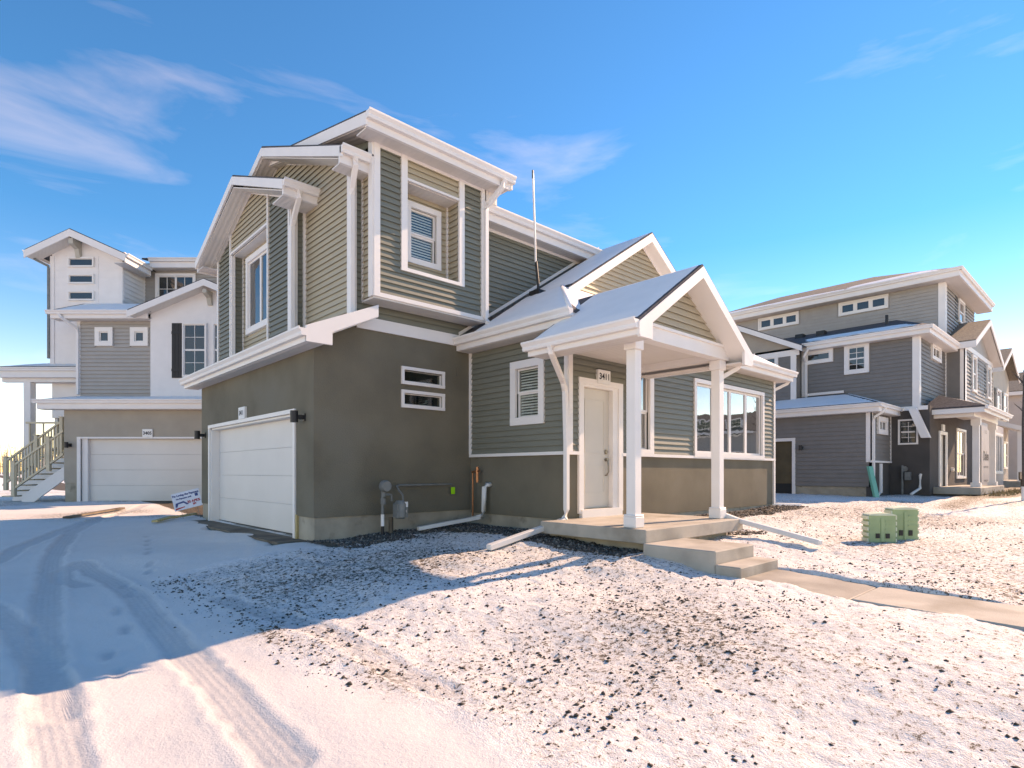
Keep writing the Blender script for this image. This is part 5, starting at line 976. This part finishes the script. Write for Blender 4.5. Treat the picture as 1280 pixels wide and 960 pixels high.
def far_trees():
    b = MB(); R = random.Random(3)
    for i in range(170):
        d = 230+R.random()*60; r = -.98-.0*R.random(); r = R.uniform(-1.05, -.72)*d; p = Vector((math.cos(math.radians(YAW)), math.sin(math.radians(YAW)), 0))*d+Vector((math.sin(math.radians(YAW)), -math.cos(math.radians(YAW)), 0))*r
        h = R.uniform(7, 15); base = p+Vector((0, 0, -1.6)); b.tube([base, base+Vector((0, 0, h*.5)), base+Vector((R.uniform(-1, 1), R.uniform(-1, 1), h))], .3, 4, rs=[.3, .2, .04])
        for k in range(22):
            z = R.uniform(.3, .95)*h; a = R.random()*6.28; l = R.uniform(1.2, 3.2)*(1.1-z/h); q = base+Vector((0, 0, z)); b.tube([q, q+Vector((math.cos(a)*l, math.sin(a)*l, l*.8))], .06, 3, rs=[.09, .02])
    tag(b.build('distant_trees', 'far_tree', None), 'row of hazy bare trees on the far left horizon', 'trees', kind='stuff')
far_trees()

# ---------------------------------------------------------------- gravel beds and soil clods (uncountable)
def scatter(name, label, pts, sizes, m, flat=.6, tone=None, cat='gravel'):
    n = len(pts); base = np.array([(1, 0, 0), (-1, 0, 0), (0, 1, 0), (0, -1, 0), (0, 0, 1), (0, 0, -1)], float); fb = np.array([(0, 2, 4), (2, 1, 4), (1, 3, 4), (3, 0, 4), (2, 0, 5), (1, 2, 5), (3, 1, 5), (0, 3, 5)])
    a = rng.uniform(0, 6.28, n); jit = rng.uniform(.6, 1.35, (n, 6, 1)); v = base[None]*jit+rng.uniform(-.22, .22, (n, 6, 3)); v[:, :, 2] *= flat
    c, s = np.cos(a)[:, None], np.sin(a)[:, None]; vx = v[:, :, 0]*c-v[:, :, 1]*s; vy = v[:, :, 0]*s+v[:, :, 1]*c; v[:, :, 0] = vx; v[:, :, 1] = vy
    v = v*sizes[:, None, None]+pts[:, None, :]; f = (fb[None]+6*np.arange(n)[:, None, None]).reshape(-1, 3); v = v.reshape(-1, 3)
    me = bpy.data.meshes.new(name); me.vertices.add(len(v)); me.vertices.foreach_set('co', v.ravel()); me.loops.add(f.size); me.loops.foreach_set('vertex_index', f.ravel().astype(np.int32)); me.polygons.add(len(f)); me.polygons.foreach_set('loop_start', np.arange(len(f), dtype=np.int32)*3); me.polygons.foreach_set('loop_total', np.full(len(f), 3, np.int32)); me.update()
    if tone is not None: at = me.attributes.new('tone', 'FLOAT', 'POINT'); at.data.foreach_set('value', np.repeat(tone, 6).astype(np.float32))
    me.materials.append(MATS[m]); o = bpy.data.objects.new(name, me); COL.objects.link(o); tag(o, label, cat, kind='stuff'); return o
def place(xy, lift): return np.stack([xy[:, 0], xy[:, 1], gh(xy[:, 0], xy[:, 1])+H+lift], 1)
def bed(n, x0, x1, y0, y1): return np.stack([rng.uniform(x0, x1, n), rng.uniform(y0, y1, n)], 1)
g_ = np.concatenate([bed(2300, 4.15, 7.2, 8.42, 8.97), bed(500, 4.1, 5.4, 8.05, 8.5), bed(1500, 6.35, 7.2, 6.4, 8.5), bed(1000, 6.2, 6.8, 4.6, 6.5), bed(1500, 9.2, 15.3, 5.55, 6.38), bed(350, 9.3, 10.2, 4.3, 5.6), bed(160, 3.95, 4.2, 8.7, 9.5)])
scatter('gravel', 'grey gravel strip along the foot of the house walls', place(g_, .008), rng.uniform(.012, .034, len(g_)), 'stone', .75, rng.beta(1.6, 2.2, len(g_)))
def clods(n, x0, x1, y0, y1):
    c = bed(max(6, n//16), x0, x1, y0, y1); i_ = rng.integers(0, len(c), n); sp_ = rng.gamma(1.5, .18, n)[:, None]
    q = c[i_]+rng.normal(0, 1, (n, 2))*sp_*np.array([[1.3, .7]]); u = bed(n//2, x0, x1, y0, y1); q = np.concatenate([q, u]); return q[(q[:, 0] > x0) & (q[:, 0] < x1) & (q[:, 1] > y0) & (q[:, 1] < y1)]
cl = [clods(3600, 2.2, 6.3, 2.0, 8.2), clods(2000, 7.6, 16, .5, 5.4), clods(500, 2.4, 6.2, .2, 2.5)]
t = rng.uniform(0, 1, 800); cl.append(np.stack([1.78+.28*t+rng.normal(0, .16, 800), 8.1-4.6*t**1.3+rng.normal(0, .15, 800)], 1))
cl.append(np.stack([rng.normal(5.6, .9, 420), rng.normal(8.1, .22, 420)], 1)); cl.append(np.stack([rng.normal(6.9, .35, 160)+.9, rng.uniform(-1, 3, 160)], 1)[:, :]); cl.append(np.stack([rng.normal(7.62, .07, 260), rng.uniform(.3, 3.2, 260)], 1)); cl.append(np.stack([rng.normal(6.2, .2, 200), rng.uniform(4.2, 6.5, 200)], 1))
cl = np.concatenate(cl); sz = rng.gamma(1.4, .0044, len(cl))+.003
scatter('soil_clods', 'dark soil clods poking through the thin yard snow', place(cl, .004), np.minimum(sz, .024), 'soil', .6, cat='soil')
gr = MB()
for i in range(300):
    x = random.uniform(26, 33); y = random.gauss(3.35, .25); z = g1(x, y); a = random.random()*6.28; h = random.uniform(.06, .22); gr.tube([(x, y, z), (x+math.cos(a)*.08, y+math.sin(a)*.08, z+h)], .006, 3, rs=[.012, .002])
tag(gr.build('dry_grass', 'straw', None), 'dry straw grass at the foot of the dark house porch', 'grass', kind='stuff')
